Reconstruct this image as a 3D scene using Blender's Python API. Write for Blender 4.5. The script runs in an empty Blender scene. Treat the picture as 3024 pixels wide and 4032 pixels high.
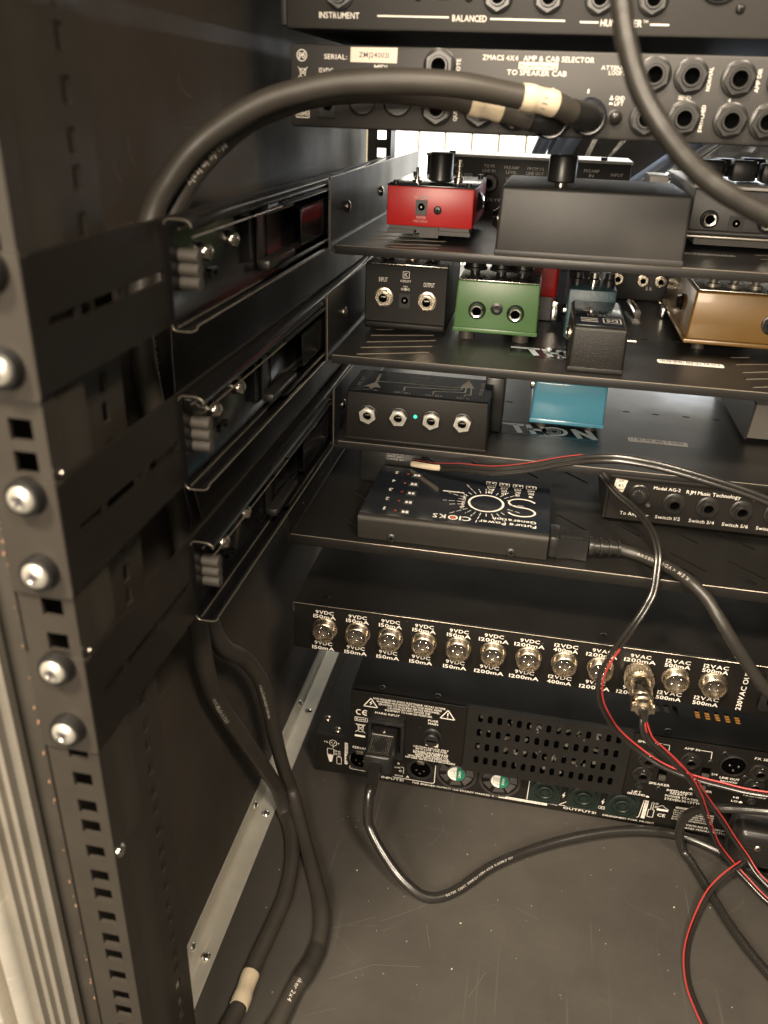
import bpy, bmesh, math, random
from mathutils import Vector, Matrix
from mathutils.geometry import tessellate_polygon
random.seed(7)
SC = bpy.context.scene
CM = 0.01
# ------------------------------------------------------------------ camera, world, lamps (all lengths in cm, floor of the case z = 0)
cam_d = bpy.data.cameras.new("camera"); cam = bpy.data.objects.new("camera", cam_d)
SC.collection.objects.link(cam); SC.camera = cam
Rw = Matrix(((0.981, 0.191, 0.034), (0.115, -0.435, -0.893), (-0.155, 0.88, -0.449)))
def axis_angle(v):
    a = v.length; return Matrix.Rotation(a, 3, v.normalized())
Rw = axis_angle(Vector((0.46109426, 0.18049403, 0.07791444))) @ Matrix(((1, 0, 0), (0, 0, -1), (0, 1, 0)))
rx, dn, fw = Rw[0], Rw[1], Rw[2]
cam.matrix_world = Matrix(((rx[0], -dn[0], -fw[0], 16*CM), (rx[1], -dn[1], -fw[1], 0), (rx[2], -dn[2], -fw[2], 59*CM), (0, 0, 0, 1)))
cam_d.sensor_fit = 'HORIZONTAL'; cam_d.sensor_width = 36; cam_d.lens = 36*3202.2/3024
cam_d.clip_start = 0.01; cam_d.clip_end = 60
cam_d.dof.use_dof = True; cam_d.dof.focus_distance = 0.66; cam_d.dof.aperture_fstop = 11

world = bpy.data.worlds.new("World"); SC.world = world; world.use_nodes = True
wb = world.node_tree.nodes["Background"]; wb.inputs[0].default_value = (1.0, 0.84, 0.66, 1); wb.inputs[1].default_value = 0.06

def area(name, loc, tgt, size, power, col, size_y=None):
    d = bpy.data.lights.new(name, 'AREA'); o = bpy.data.objects.new(name, d); SC.collection.objects.link(o)
    d.energy = power; d.color = col; d.size = size*CM
    if size_y: d.shape = 'RECTANGLE'; d.size_y = size_y*CM
    o.location = Vector(loc)*CM
    o.rotation_euler = (Vector(tgt)-Vector(loc)).to_track_quat('-Z', 'Y').to_euler()
    return o
area("ceiling_lamp_left", (-34, -62, 185), (14, 45, 15), 26, 62, (1.0, 0.83, 0.63))
area("ceiling_lamp_right", (80, -70, 185), (0, 45, 40), 30, 34, (1.0, 0.84, 0.65))
area("room_lamp", (-6, -140, 98), (16, 50, 35), 60, 46, (1.0, 0.85, 0.67))
area("room_bounce", (16, -170, 70), (16, 50, 35), 190, 5, (1.0, 0.84, 0.64), 120)
area("daylight_fill", (46, 146, 64), (2, 66, 51), 80, 8, (0.86, 0.92, 1.0), 15)  # unseen cool area lamp, added to throw daylight onto the top tray
area("far_fill", (45, 122, 135), (22, 100, 55), 40, 14, (0.93, 0.95, 1.0))  # unseen lamp, added to brighten the things beyond the far opening
SC.view_settings.view_transform = 'Standard'; SC.view_settings.look = 'None'
SC.view_settings.exposure = 0.25; SC.view_settings.gamma = 1.0

# ------------------------------------------------------------------ materials
M = {}
def mat(name, col, rough=.5, metal=0, bump=0, bscale=300, var=0, vscale=8, coat=0, emit=None, es=0, specks=0, spscale=120, scratch=0, spec=.5, trans=0, rvar=0):
    m = bpy.data.materials.new(name); m.use_nodes = True; M[name] = m
    nt = m.node_tree; b = nt.nodes["Principled BSDF"]
    b.inputs['Base Color'].default_value = (*col, 1); b.inputs['Roughness'].default_value = rough
    b.inputs['Metallic'].default_value = metal; b.inputs['Coat Weight'].default_value = coat
    b.inputs['Specular IOR Level'].default_value = spec; b.inputs['Coat Roughness'].default_value = .08
    if trans: b.inputs['Transmission Weight'].default_value = trans
    if emit: b.inputs['Emission Color'].default_value = (*emit, 1); b.inputs['Emission Strength'].default_value = es
    tc = nt.nodes.new('ShaderNodeTexCoord'); co = tc.outputs['Object']
    def noise(scale, detail=3, rough_=.6):
        n = nt.nodes.new('ShaderNodeTexNoise'); n.inputs['Scale'].default_value = scale; n.inputs['Detail'].default_value = detail
        n.inputs['Roughness'].default_value = rough_; nt.links.new(co, n.inputs['Vector']); return n
    if bump:
        n = noise(bscale, 2); bp = nt.nodes.new('ShaderNodeBump'); bp.inputs['Strength'].default_value = bump; bp.inputs['Distance'].default_value = 0.0004
        nt.links.new(n.outputs['Fac'], bp.inputs['Height']); nt.links.new(bp.outputs['Normal'], b.inputs['Normal'])
    cur = None
    def mixcol(fac, a, bcol):
        mx = nt.nodes.new('ShaderNodeMix'); mx.data_type = 'RGBA'
        nt.links.new(fac, mx.inputs['Factor'])
        if a is None: mx.inputs['A'].default_value = (*col, 1)
        else: nt.links.new(a, mx.inputs['A'])
        mx.inputs['B'].default_value = (*bcol, 1); return mx.outputs['Result']
    def ramp(src, lo, hi, to=1.0):
        r = nt.nodes.new('ShaderNodeMapRange'); r.inputs['From Min'].default_value = lo; r.inputs['From Max'].default_value = hi
        r.inputs['To Max'].default_value = to; nt.links.new(src, r.inputs['Value']); return r.outputs['Result']
    if var:
        n = noise(vscale, 5, .65); cur = mixcol(ramp(n.outputs['Fac'], .35, .7), cur, tuple(min(1, c*(1+var)) for c in col))
    if specks:
        v = nt.nodes.new('ShaderNodeTexVoronoi'); v.inputs['Scale'].default_value = spscale; nt.links.new(co, v.inputs['Vector'])
        s = ramp(v.outputs['Distance'], .10, .05)
        n = noise(spscale*.23, 1); g = ramp(n.outputs['Fac'], .56, .60)
        mm = nt.nodes.new('ShaderNodeMath'); mm.operation = 'MULTIPLY'; nt.links.new(s, mm.inputs[0]); nt.links.new(g, mm.inputs[1])
        m2 = nt.nodes.new('ShaderNodeMath'); m2.operation = 'MULTIPLY'; nt.links.new(mm.outputs[0], m2.inputs[0]); m2.inputs[1].default_value = specks
        cur = mixcol(m2.outputs[0], cur, (.42, .38, .32))
    if scratch:
        for rot, thr in ((.5, .9), (2.2, .4), (1.2, 1.7)):
            mp = nt.nodes.new('ShaderNodeMapping'); mp.inputs['Rotation'].default_value = (rot, thr, rot*1.7); mp.inputs['Scale'].default_value = (90, 3.2, 90)
            nt.links.new(co, mp.inputs['Vector'])
            n = nt.nodes.new('ShaderNodeTexNoise'); n.inputs['Scale'].default_value = 1.5; n.inputs['Detail'].default_value = 1; n.inputs['Distortion'].default_value = .6
            nt.links.new(mp.outputs['Vector'], n.inputs['Vector'])
            cur = mixcol(ramp(n.outputs['Fac'], .72, .80, scratch), cur, tuple(c*2.4+.03 for c in col))
    if cur is not None: nt.links.new(cur, b.inputs['Base Color'])
    if rvar:
        n = noise(vscale*2.5, 4); r = ramp(n.outputs['Fac'], .3, .7); r.node.inputs['To Min'].default_value = max(.02, rough-rvar); r.node.inputs['To Max'].default_value = rough+rvar
        nt.links.new(r, b.inputs['Roughness'])
    return m
mat('floor_felt', (.034, .0308, .0262), .7, spec=.4, bump=.35, bscale=900, var=.55, vscale=7, specks=.35, spscale=95, scratch=.35)
mat('wall_laminate', (.044, .037, .030), .62, spec=.2, bump=.25, bscale=700, var=.35, vscale=6, scratch=.35, rvar=.1)
mat('arm_shade', (.013, .0112, .009), .42, spec=.3, bump=.15, bscale=900)  # bracket arms: darker than the rail paint, their shade put into the colour
mat('powder', (.0085, .008, .0072), .42, spec=.28, bump=.30, bscale=1600, var=.25, vscale=14, rvar=.06, specks=.12, spscale=260)
mat('powder_fine', (.0070, .0063, .0054), .36, spec=.25, bump=.12, bscale=2200, var=.2, vscale=10, specks=.25, spscale=210, rvar=.07)
mat('rail_paint', (.030, .0265, .022), .45, spec=.35, bump=.15, bscale=900, var=.3, vscale=20)
mat('device_dark', (.0095, .0085, .0072), .46, spec=.22, bump=.15, bscale=1600)
mat('device_face', (.020, .0185, .0168), .5, bump=.15, bscale=1600, var=.15, vscale=20)
mat('slide_gloss', (.005, .005, .0052), .20, bump=.05, bscale=60, spec=.32, rvar=.05, vscale=30)
mat('glint_steel', (.34, .30, .24), .3, metal=.6)  # pale steel for thin strips that paint highlights on edges
mat('rubber_dark', (.018, .0165, .014), .42, bump=.15, bscale=500, var=.3, vscale=30)
mat('tray_metal', (.0125, .012, .0115), .36, spec=.4, bump=.05, bscale=1800, var=.2, vscale=9, rvar=.05)
mat('sparkle_grey', (.024, .022, .0185), .45, metal=.35, bump=.55, bscale=2600, specks=.25, spscale=700)
mat('pedal_grey', (.026, .0245, .023), .45, bump=.30, bscale=1500, var=.15)
mat('wrinkle_grey', (.0065, .006, .0052), .42, spec=.35, bump=.9, bscale=1300, var=.3, vscale=200)
mat('rubber', (.031, .0275, .0225), .5, bump=.15, bscale=500, var=.35, vscale=30)
mat('rubber_grey', (.040, .036, .030), .6, bump=.35, bscale=700, var=.3, vscale=60)
mat('cable_gloss', (.014, .013, .0115), .27, spec=.9, bump=.08, bscale=400)
mat('cable_red', (.34, .035, .032), .35)
mat('plastic_black', (.012, .0118, .0112), .35, bump=.06, bscale=900)
mat('plastic_nut', (.0125, .0118, .0105), .33)
mat('hole', (.0015, .0015, .0015), 1, spec=0)
mat('chip_wood', (.30, .17, .10), .8)
mat('scuff', (.088, .078, .064), .7)
mat('crumb', (.42, .37, .28), .8)
mat('ink', (.70, .665, .60), .55)
mat('ink_mid', (.46, .43, .38), .5)
mat('ink_dim', (.34, .32, .29), .5)
mat('ink_blue', (.42, .47, .49), .4)
mat('ink_red', (.55, .06, .03), .5)
mat('label_cream', (.62, .55, .46), .6)
mat('label_white', (.75, .72, .66), .5)
mat('ink_dark', (.05, .045, .05), .5)
mat('chrome', (.75, .73, .69), .14, metal=1, rvar=.05, vscale=200)
mat('zinc', (.62, .59, .52), .26, metal=1, bump=.1, bscale=400, rvar=.08, vscale=90)
mat('bolt_zinc', (.78, .76, .68), .30, metal=.75, bump=.3, bscale=250)
mat('nickel', (.72, .63, .50), .27, metal=1, rvar=.06, vscale=120)
mat('aluminium', (.50, .48, .42), .45, metal=.55, bump=.12, bscale=250, var=.35, vscale=14, scratch=.3)
mat('aluminium_dull', (.22, .205, .175), .5, metal=.4, bump=.12, bscale=250, var=.3, vscale=14)
mat('red_paint', (.36, .009, .010), .38, bump=.06, bscale=900)
mat('green_paint', (.065, .145, .048), .34, bump=.06, bscale=900, var=.15)
mat('teal_paint', (.065, .235, .33), .22, coat=.4, var=.1)
mat('teal_hammer', (.02, .05, .062), .28, bump=.7, bscale=900, var=.5, vscale=300)
mat('gold_paint', (.175, .095, .021), .33, coat=.2, metal=.1, var=.15, vscale=40)
mat('silver_paint', (.30, .28, .25), .38, metal=.6, bump=.2, bscale=900)
mat('gloss_print', (.010, .012, .016), .16, bump=.03, bscale=300)
mat('white_paint', (.60, .58, .54), .4)
mat('led_green', (.05, .5, .35), .3, emit=(.04, .9, .55), es=.7)
mat('led_red', (.28, .03, .012), .3)
mat('tape_white', (.46, .39, .28), .6, bump=1.0, bscale=90, var=.3, vscale=60)
mat('speakon_green', (.009, .015, .012), .4)
mat('fan_blade', (.05, .048, .045), .45)
mat('fan_green', (.01, .15, .09), .5)
mat('insert_brown', (.022, .018, .013), .5)
mat('copper', (.75, .36, .08), .3, metal=.7)
mat('slat_glow', (.8, .8, .75), .8, emit=(1.0, .96, .86), es=1.9)  # daylight brightness of the slats put in as emission
mat('slat_gap', (.20, .17, .10), .8, emit=(1.0, .8, .45), es=.05)
mat('bag_paper', (.55, .52, .47), .7, bump=.8, bscale=25, var=.2)
mat('bag_cloth', (.085, .072, .06), .45, var=.6, vscale=8)
mat('blue_steel', (.34, .38, .45), .35, metal=.3)
mat('brown_edge', (.10, .07, .055), .7, bump=.6, bscale=300, var=.9, vscale=60)

# ------------------------------------------------------------------ mesh helpers
class Fr:
    def __init__(s, O, U, V, N): s.O, s.U, s.V, s.N = Vector(O), Vector(U), Vector(V), Vector(N)
    def __call__(s, u, v, w=0): return s.O+s.U*u+s.V*v+s.N*w
def FY(y): return Fr((0, y, 0), (1, 0, 0), (0, 0, 1), (0, -1, 0))
def FT(z): return Fr((0, 0, z), (1, 0, 0), (0, 1, 0), (0, 0, 1))
def FX(x): return Fr((x, 0, 0), (0, 1, 0), (0, 0, 1), (1, 0, 0))
FX0, FY0, FT0 = FX(0), FY(0), FT(0)

class MB:
    def __init__(s): s.bm = bmesh.new()
    def add(s, verts, faces):
        vs = [s.bm.verts.new(v) for v in verts]
        for f in faces:
            try: s.bm.faces.new([vs[i] for i in f])
            except ValueError: pass
        return s
    def box(s, x0, x1, y0, y1, z0, z1, b=0, seg=2, taper=0):
        t = bmesh.new()
        c = [(x0, y0), (x1, y0), (x1, y1), (x0, y1)]
        vs = [t.verts.new((x+(taper if x == x0 else -taper)*0, y, z0)) for x, y in c]+[t.verts.new((x+(taper if x == x0 else -taper), y+(taper if y == y0 else -taper), z1)) for x, y in c]
        for f in ((3, 2, 1, 0), (4, 5, 6, 7), (0, 1, 5, 4), (1, 2, 6, 5), (2, 3, 7, 6), (3, 0, 4, 7)): t.faces.new([vs[i] for i in f])
        if b: bmesh.ops.bevel(t, geom=list(t.edges), offset=b, segments=seg, profile=.5, affect='EDGES')
        s._merge(t); return s
    def _merge(s, t):
        mp = {}
        for v in t.verts: mp[v] = s.bm.verts.new(v.co)
        for f in t.faces:
            try: s.bm.faces.new([mp[v] for v in f.verts])
            except ValueError: pass
        t.free()
    def lathe(s, c, axis, prof, n=24, cap0=False, cap1=False):
        c = Vector(c); a = Vector(axis).normalized(); q = a.to_track_quat('Z', 'Y')
        e1, e2 = q @ Vector((1, 0, 0)), q @ Vector((0, 1, 0))
        vs = []
        for r, h in prof:
            for i in range(n):
                t = 2*math.pi*i/n; vs.append(c+a*h+(e1*math.cos(t)+e2*math.sin(t))*max(r, 1e-4))
        fs = []
        for k in range(len(prof)-1):
            for i in range(n):
                j = (i+1) % n; fs.append((k*n+i, k*n+j, (k+1)*n+j, (k+1)*n+i))
        if cap0: fs.append(tuple(range(n-1, -1, -1)))
        if cap1: fs.append(tuple((len(prof)-1)*n+i for i in range(n)))
        return s.add(vs, fs)
    def cyl(s, c, axis, r, h, n=24, r2=None, b=0):
        r2 = r if r2 is None else r2
        if b: return s.lathe(c, axis, [(r-b, 0), (r, b), (r2, h-b), (r2-b, h)], n, True, True)
        return s.lathe(c, axis, [(r, 0), (r2, h)], n, True, True)
    def dome(s, c, axis, r, h, n=20, k=5):
        return s.lathe(c, axis, [(r*math.cos(t), h*math.sin(t)) for t in [i*math.pi/2/k for i in range(k)]]+[(0.01, h)], n, False, True)
    def prism(s, fr, poly, w0, w1):
        n = len(poly); vs = [fr(u, v, w0) for u, v in poly]+[fr(u, v, w1) for u, v in poly]
        tri = tessellate_polygon([[Vector((u, v, 0)) for u, v in poly]])
        fs = [tuple(t) for t in tri]+[tuple(i+n for i in reversed(t)) for t in tri]+[(i, (i+1) % n, (i+1) % n+n, i+n) for i in range(n)]
        return s.add(vs, fs)
    def plate(s, fr, outer, holes, w0, w1):
        loops = [outer]+holes; flat = [p for l in loops for p in l]; n = len(flat)
        tri = tessellate_polygon([[Vector((u, v, 0)) for u, v in l] for l in loops])
        vs = [fr(u, v, w0) for u, v in flat]+[fr(u, v, w1) for u, v in flat]
        fs = [tuple(t) for t in tri]+[tuple(i+n for i in reversed(t)) for t in tri]
        k = 0
        for l in loops:
            m = len(l)
            for i in range(m): a, b_ = k+i, k+(i+1) % m; fs.append((a, b_, b_+n, a+n))
            k += m
        return s.add(vs, fs)
    def flat(s, fr, poly, w=.012):
        tri = tessellate_polygon([[Vector((u, v, 0)) for u, v in poly]])
        return s.add([fr(u, v, w) for u, v in poly], [tuple(t) for t in tri])
    def seg(s, fr, p, q, w=.05, lift=.012):
        a, b_ = Vector(p), Vector(q); d = (b_-a).normalized()*w/2; n = Vector((-d.y, d.x))
        return s.flat(fr, [tuple(a-d*0+n), tuple(a-n), tuple(b_-n), tuple(b_+n)], lift)
    def path(s, fr, pts, w=.05, closed=False, lift=.012):
        for p, q in zip(pts, pts[1:]+([pts[0]] if closed else [])): s.seg(fr, p, q, w, lift)
        return s
    def ring(s, fr, c, r, w=.05, n=28, a0=0, a1=360, ry=None, lift=.012):
        ry = ry or r; k = n; vs = []; fs = []; full = (a1-a0) >= 360
        m = k if full else k+1
        for i in range(m):
            t = math.radians(a0+(a1-a0)*i/k)
            for rr in (-w/2, w/2): vs.append(fr(c[0]+(r+rr)*math.cos(t), c[1]+(ry+rr)*math.sin(t), lift))
        for i in range(k): j = (i+1) % m; fs.append((2*i, 2*i+1, 2*j+1, 2*j))
        return s.add(vs, fs)
    def disc(s, fr, c, r, n=24, lift=.012): return s.flat(fr, [(c[0]+r*math.cos(2*math.pi*i/n), c[1]+r*math.sin(2*math.pi*i/n)) for i in range(n)], lift)
    def text(s, fr, t, u0, u1, v0, v1, rot=0, lift=.013, bold=1):
        gl = lay(t, bold); w = gl[1] or 1
        for g, dx in gl[0]:
            vs, fs = g; out = []
            for x, y in vs:
                a, b_ = (x+dx)/w, y/CAP
                if rot == 180: a, b_ = 1-a, 1-b_
                elif rot == 90: a, b_ = 1-b_, a
                elif rot == -90: a, b_ = b_, 1-a
                out.append(fr(u0+(u1-u0)*a, v0+(v1-v0)*b_, lift))
            s.add(out, fs)
        return s
    def tube(s, pts, r, n=12, cap=True):
        N = len(pts); vs = []; fs = []; up = None
        for i, p in enumerate(pts):
            t = (pts[min(i+1, N-1)]-pts[max(i-1, 0)]).normalized()
            if up is None: up = t.orthogonal().normalized()
            up = (up-t*up.dot(t)).normalized(); sd = t.cross(up)
            rr = r(i/(N-1)) if callable(r) else r
            for k in range(n):
                a = 2*math.pi*k/n; vs.append(p+(up*math.cos(a)+sd*math.sin(a))*rr)
        for i in range(N-1):
            for k in range(n): j = (k+1) % n; fs.append((i*n+k, i*n+j, (i+1)*n+j, (i+1)*n+k))
        if cap: fs += [tuple(range(n-1, -1, -1)), tuple((N-1)*n+k for k in range(n))]
        return s.add(vs, fs)
    def mesh(s, name, m, off=Vector((0, 0, 0)), sharp=35, flatn=False):
        me = bpy.data.meshes.new(name)
        for v in s.bm.verts: v.co = (v.co-off)*CM
        if not flatn: bmesh.ops.recalc_face_normals(s.bm, faces=list(s.bm.faces))
        for f in s.bm.faces: f.smooth = True
        s.bm.to_mesh(me); s.bm.free(); me.set_sharp_from_angle(angle=math.radians(sharp))
        me.materials.append(M[m]); return me
LOC = {}
def link(name, data, parent, at):
    o = bpy.data.objects.new(name, data); SC.collection.objects.link(o); LOC[o] = Vector(at)
    if parent: o.parent = parent; o.location = (Vector(at)-LOC[parent])*CM
    else: o.location = Vector(at)*CM
    return o
SPLIT = {'rubber_feet': 'rubber_foot', 'clear_feet': 'clear_foot', 'feet': 'foot', 'clamp_screw': 'clamp_screw', 'slot_glint': 'slot_glint', 'ribs': 'rib', 'grip_ribs': 'grip_rib', 'lever': 'lever', 'pin': 'pin', 'screw': 'screw', 'piping': 'piping'}
def islands(bm):
    seen = set(); out = []
    for v in bm.verts:
        if v in seen: continue
        st = [v]; seen.add(v); comp = []
        while st:
            a = st.pop(); comp.append(a)
            for e in a.link_edges:
                b = e.other_vert(a)
                if b not in seen: seen.add(b); st.append(b)
        out.append(comp)
    return out
def part(name, mb, m, parent, sharp=35, label=None):
    if name in SPLIT:
        comps = islands(mb.bm); last = None
        for comp in comps:
            ix = {v: i for i, v in enumerate(comp)}; fs = {f for v in comp for f in v.link_faces}
            nb = MB(); nb.add([v.co.copy() for v in comp], [tuple(ix[v] for v in f.verts) for f in fs])
            last = link(SPLIT[name], nb.mesh(SPLIT[name], m, LOC[parent], sharp), parent, LOC[parent])
        mb.bm.free(); return last
    off = LOC[parent] if parent else Vector((0, 0, 0))
    o = link(name, mb.mesh(name, m, off, sharp), parent, off)
    if label: o['label'] = label
    return o
def thing(name, loc, label, cat, group=None):
    o = link(name, None, None, loc); o['label'] = label; o['category'] = cat
    if group: o['group'] = group
    o.empty_display_size = .01
    return o
def struct(name, mb, m, loc=(0, 0, 0)):
    o = link(name, mb.mesh(name, m, Vector(loc)), None, loc); o['kind'] = 'structure'; return o
def copy_tree(o, parent=None, shift=(0, 0, 0)):
    c = o.copy(); SC.collection.objects.link(c); LOC[c] = LOC[o]+Vector(shift)
    if parent: c.parent = parent
    for ch in list(o.children):
        k = copy_tree(ch, c); LOC[k] = LOC[ch]+Vector(shift)
    return c
def shift_copy(o, parent, d):
    c = copy_tree(o, parent, d); c.location = o.location+Vector(d)*CM; return c
# glyphs
CHARS = "ABCDEFGHIJKLMNOPQRSTUVWXYZabcdefghijklmnopqrstuvwxyz0123456789&/-:.,!+<>"
GL = {}
def make_glyphs():
    cu = bpy.data.curves.new("glyph", 'FONT'); ob = bpy.data.objects.new("glyph", cu); SC.collection.objects.link(ob)
    for bold in (0, 1):
        cu.offset = .010 if bold else 0; cu.resolution_u = 2
        for ch in CHARS:
            cu.body = ch; bpy.context.view_layer.update()
            me = ob.evaluated_get(bpy.context.evaluated_depsgraph_get()).to_mesh()
            vs = [(v.co.x, v.co.y) for v in me.vertices]; fs = [tuple(p.vertices) for p in me.polygons]
            if vs: x0 = min(v[0] for v in vs); x1 = max(v[0] for v in vs); GL[ch, bold] = ([(x-x0, y) for x, y in vs], fs, x1-x0, max(v[1] for v in vs))
    bpy.data.objects.remove(ob); bpy.data.curves.remove(cu)
make_glyphs()
CAP = GL['H', 1][3]
def lay(t, bold):
    x = 0; out = []
    for ch in t:
        g = GL.get((ch, bold))
        if g is None: x += .28; continue
        out.append(((g[0], g[1]), x)); x += g[2]+.09
    return out, x-.09
def rrect(u0, u1, v0, v1, r, k=4):
    p = []
    for cx, cy, a in ((u1-r, v1-r, 0), (u0+r, v1-r, 90), (u0+r, v0+r, 180), (u1-r, v0+r, 270)):
        for i in range(k+1): t = math.radians(a+90*i/k); p.append((cx+r*math.cos(t), cy+r*math.sin(t)))
    return p
def circ(c, r, n=16): return [(c[0]+r*math.cos(2*math.pi*i/n), c[1]+r*math.sin(2*math.pi*i/n)) for i in range(n)]
def slot(a, b, w, k=4):
    a, b = Vector(a), Vector(b); d = (b-a).normalized(); n = Vector((-d.y, d.x)); p = []; r = w/2
    for c, s in ((b, -1), (a, 1)):
        for i in range(k+1):
            t = math.pi*i/k; q = c+(n*math.cos(t)*(-s)+d*math.sin(t)*(-s))*r; p.append((q.x, q.y))
    return p
def spline(P, sub=8):
    P = [Vector(p) for p in P]; o = []
    Q = [P[0]*2-P[1]]+P+[P[-1]*2-P[-2]]
    for i in range(1, len(Q)-2):
        p0, p1, p2, p3 = Q[i-1:i+3]
        for k in range(sub):
            t = k/sub; t2 = t*t; t3 = t2*t
            o.append(.5*((2*p1)+(p2-p0)*t+(2*p0-5*p1+4*p2-p3)*t2+(3*p1-p0-3*p2+p3)*t3))
    o.append(P[-1]); return o
def text_path(mb, pts, r, s0, t, h, face, flip=False, gap=.12):
    """print following a cable: glyphs lie on the side turned to `face`"""
    S = [0]
    for a, b in zip(pts, pts[1:]): S.append(S[-1]+(b-a).length)
    face = Vector(face); sc = h/CAP; x = s0
    for ch in (reversed(t) if flip else t):
        g = GL.get((ch, 1))
        if g is None: x += .35*h; continue
        w = g[2]*sc; m = x+w/2
        for i in range(len(S)-1):
            if S[i+1] >= m: break
        p = pts[i].lerp(pts[i+1], (m-S[i])/(S[i+1]-S[i])); d = (pts[i+1]-pts[i]).normalized()
        n = (face-d*face.dot(d)).normalized(); v = n.cross(d)
        if flip: d2, v2 = -d, -v
        else: d2, v2 = d, v
        mb.add([p+n*(r+.012)+d2*(gx*sc-w/2)+v2*((gy-CAP/2)*sc) for gx, gy in g[0]], g[1]); x += w+gap*h
# ------------------------------------------------------------------ hardware kit
KIT = {}
def kit(key, name, build, m, sharp=35):
    if key not in KIT:
        mb = MB(); build(mb); KIT[key] = mb.mesh(name, m, Vector((0, 0, 0)), sharp)
    return KIT[key]
def hexp(r, rot=0): return [(r*math.cos(math.radians(60*i+rot)), r*math.sin(math.radians(60*i+rot))) for i in range(6)]
def jack(th, x, y, z, s=1.0, nut='plastic_nut', ring_m=None, rot=30, washer=True, name='jack_socket', deep=.35):
    """6.3 mm socket facing -y"""
    def nb(mb):
        if washer: mb.lathe((0, 0, 0), (0, -1, 0), [(.80*s, 0), (.80*s, .10*s), (.72*s, .14*s)], 28, False, True)
        o = [(.70*s*math.cos(math.radians(60*i+rot)), .70*s*math.sin(math.radians(60*i+rot))) for i in range(6)]
        mb.plate(FY0, o, [circ((0, 0), .46*s, 20)], .10*s, .34*s)
        mb.lathe((0, 0, 0), (0, -1, 0), [(.47*s, .1), (.47*s, .48*s), (.44*s, .52*s), (.36*s, .52*s), (.335*s, .48*s), (.335*s, .02)], 28)
    o = link(name, kit(('jack', s, nut, rot, washer), name, nb, nut), th, (x, y, z))
    b = link('bore', kit(('bore', s), 'bore', lambda mb: mb.cyl((0, -.05, 0), (0, -1, 0), .34*s, .2*s, 20), 'hole'), o, (x, y, z))
    if ring_m:
        link('tip_contact', kit(('tip', s), 'tip_contact', lambda mb: mb.box(-.2*s, .2*s, -.3*s, -.24*s, .02, .12), 'zinc'), o, (x, y, z))
    return o
def cap_jack(th, x, y, z, s=1.0):
    def nb(mb): mb.lathe((0, 0, 0), (0, -1, 0), [(.62*s, 0), (.66*s, .08), (.62*s, .28*s), (.50*s, .36*s)], 28, False, True)
    o = link('jack_socket', kit(('cjack', s), 'jack_socket', nb, 'plastic_black'), th, (x, y, z))
    link('metal_ring', kit(('cring', s), 'metal_ring', lambda mb: mb.lathe((0, 0, 0), (0, -1, 0), [(.52*s, .36*s), (.44*s, .50*s), (.33*s, .48*s), (.28*s, .40*s)], 28), 'chrome'), o, (x, y, z))
    link('bore', kit(('bore2', s), 'bore', lambda mb: mb.cyl((0, 0, 0), (0, -1, 0), .31*s, .42*s, 20), 'hole'), o, (x, y, z))
def dc_socket(th, x, y, z, w=.9, h=1.1, hole_r=.30, frame='plastic_black', proud=.08):
    o = link('power_socket', kit(('dc', w, h, proud), 'power_socket', lambda mb: mb.plate(FY0, rrect(-w/2, w/2, -h/2, h/2, .06, 2), [circ((0, .05), hole_r, 18)], 0, proud), frame), th, (x, y, z))
    link('bore', kit(('dcb', hole_r), 'bore', lambda mb: mb.cyl((0, .0, .05), (0, -1, 0), hole_r*1.02, .02, 16), 'hole'), o, (x, y, z))
    link('pin', kit(('dcp', 0), 'pin', lambda mb: mb.cyl((0, 0, .05), (0, -1, 0), .085, proud+.06, 10, b=.02), 'chrome'), o, (x, y, z))
def screw(th, x, y, z, axis, r=.3, m='plastic_black', h=.12, name='screw', cross=True):
    ax = Vector(axis); q = ax.to_track_quat('Z', 'Y')
    o = link(name, kit(('scr', r, h, m), name, lambda mb: mb.lathe((0, 0, 0), (0, 0, 1), [(r, 0), (r, h*.35), (r*.86, h*.75), (r*.55, h), (.01, h*1.05)], 18), m), th, (x, y, z))
    o.rotation_euler = q.to_euler()
    if cross:
        k = link('cross_recess', kit(('crs', r, h), 'cross_recess', lambda mb: (mb.box(-r*.5, r*.5, -r*.1, r*.1, h*.9, h*1.09), mb.box(-r*.1, r*.1, -r*.5, r*.5, h*.9, h*1.10)), 'hole'), o, (x, y, z))
    return o
def din(th, x, y, z, r=.85, n=7, pins=5):
    o = link('din_socket', kit(('din', r), 'din_socket', lambda mb: mb.lathe((0, 0, 0), (0, -1, 0), [(r, 0), (r, .1), (r*.9, .16), (r*.8, .16), (r*.78, .03)], 28), 'plastic_nut'), th, (x, y, z))
    link('insert', kit(('dini', r), 'insert', lambda mb: mb.cyl((0, .02, 0), (0, -1, 0), r*.78, .06, 24), 'plastic_black'), o, (x, y, z))
    for i in range(pins):
        a = math.radians(180+180*i/(pins-1)); link('pin', kit(('dinp', 0), 'pin', lambda mb: mb.cyl((0, 0, 0), (0, -1, 0), .07, .09, 8), 'chrome'), o, (x+r*.45*math.cos(a), y-.03, z-r*.45*math.sin(a)*.9-.1))
    return o
def lettering(th, fn, m='ink', name='lettering'):
    mb = MB(); fn(mb); return part(name, mb, m, th)

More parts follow.
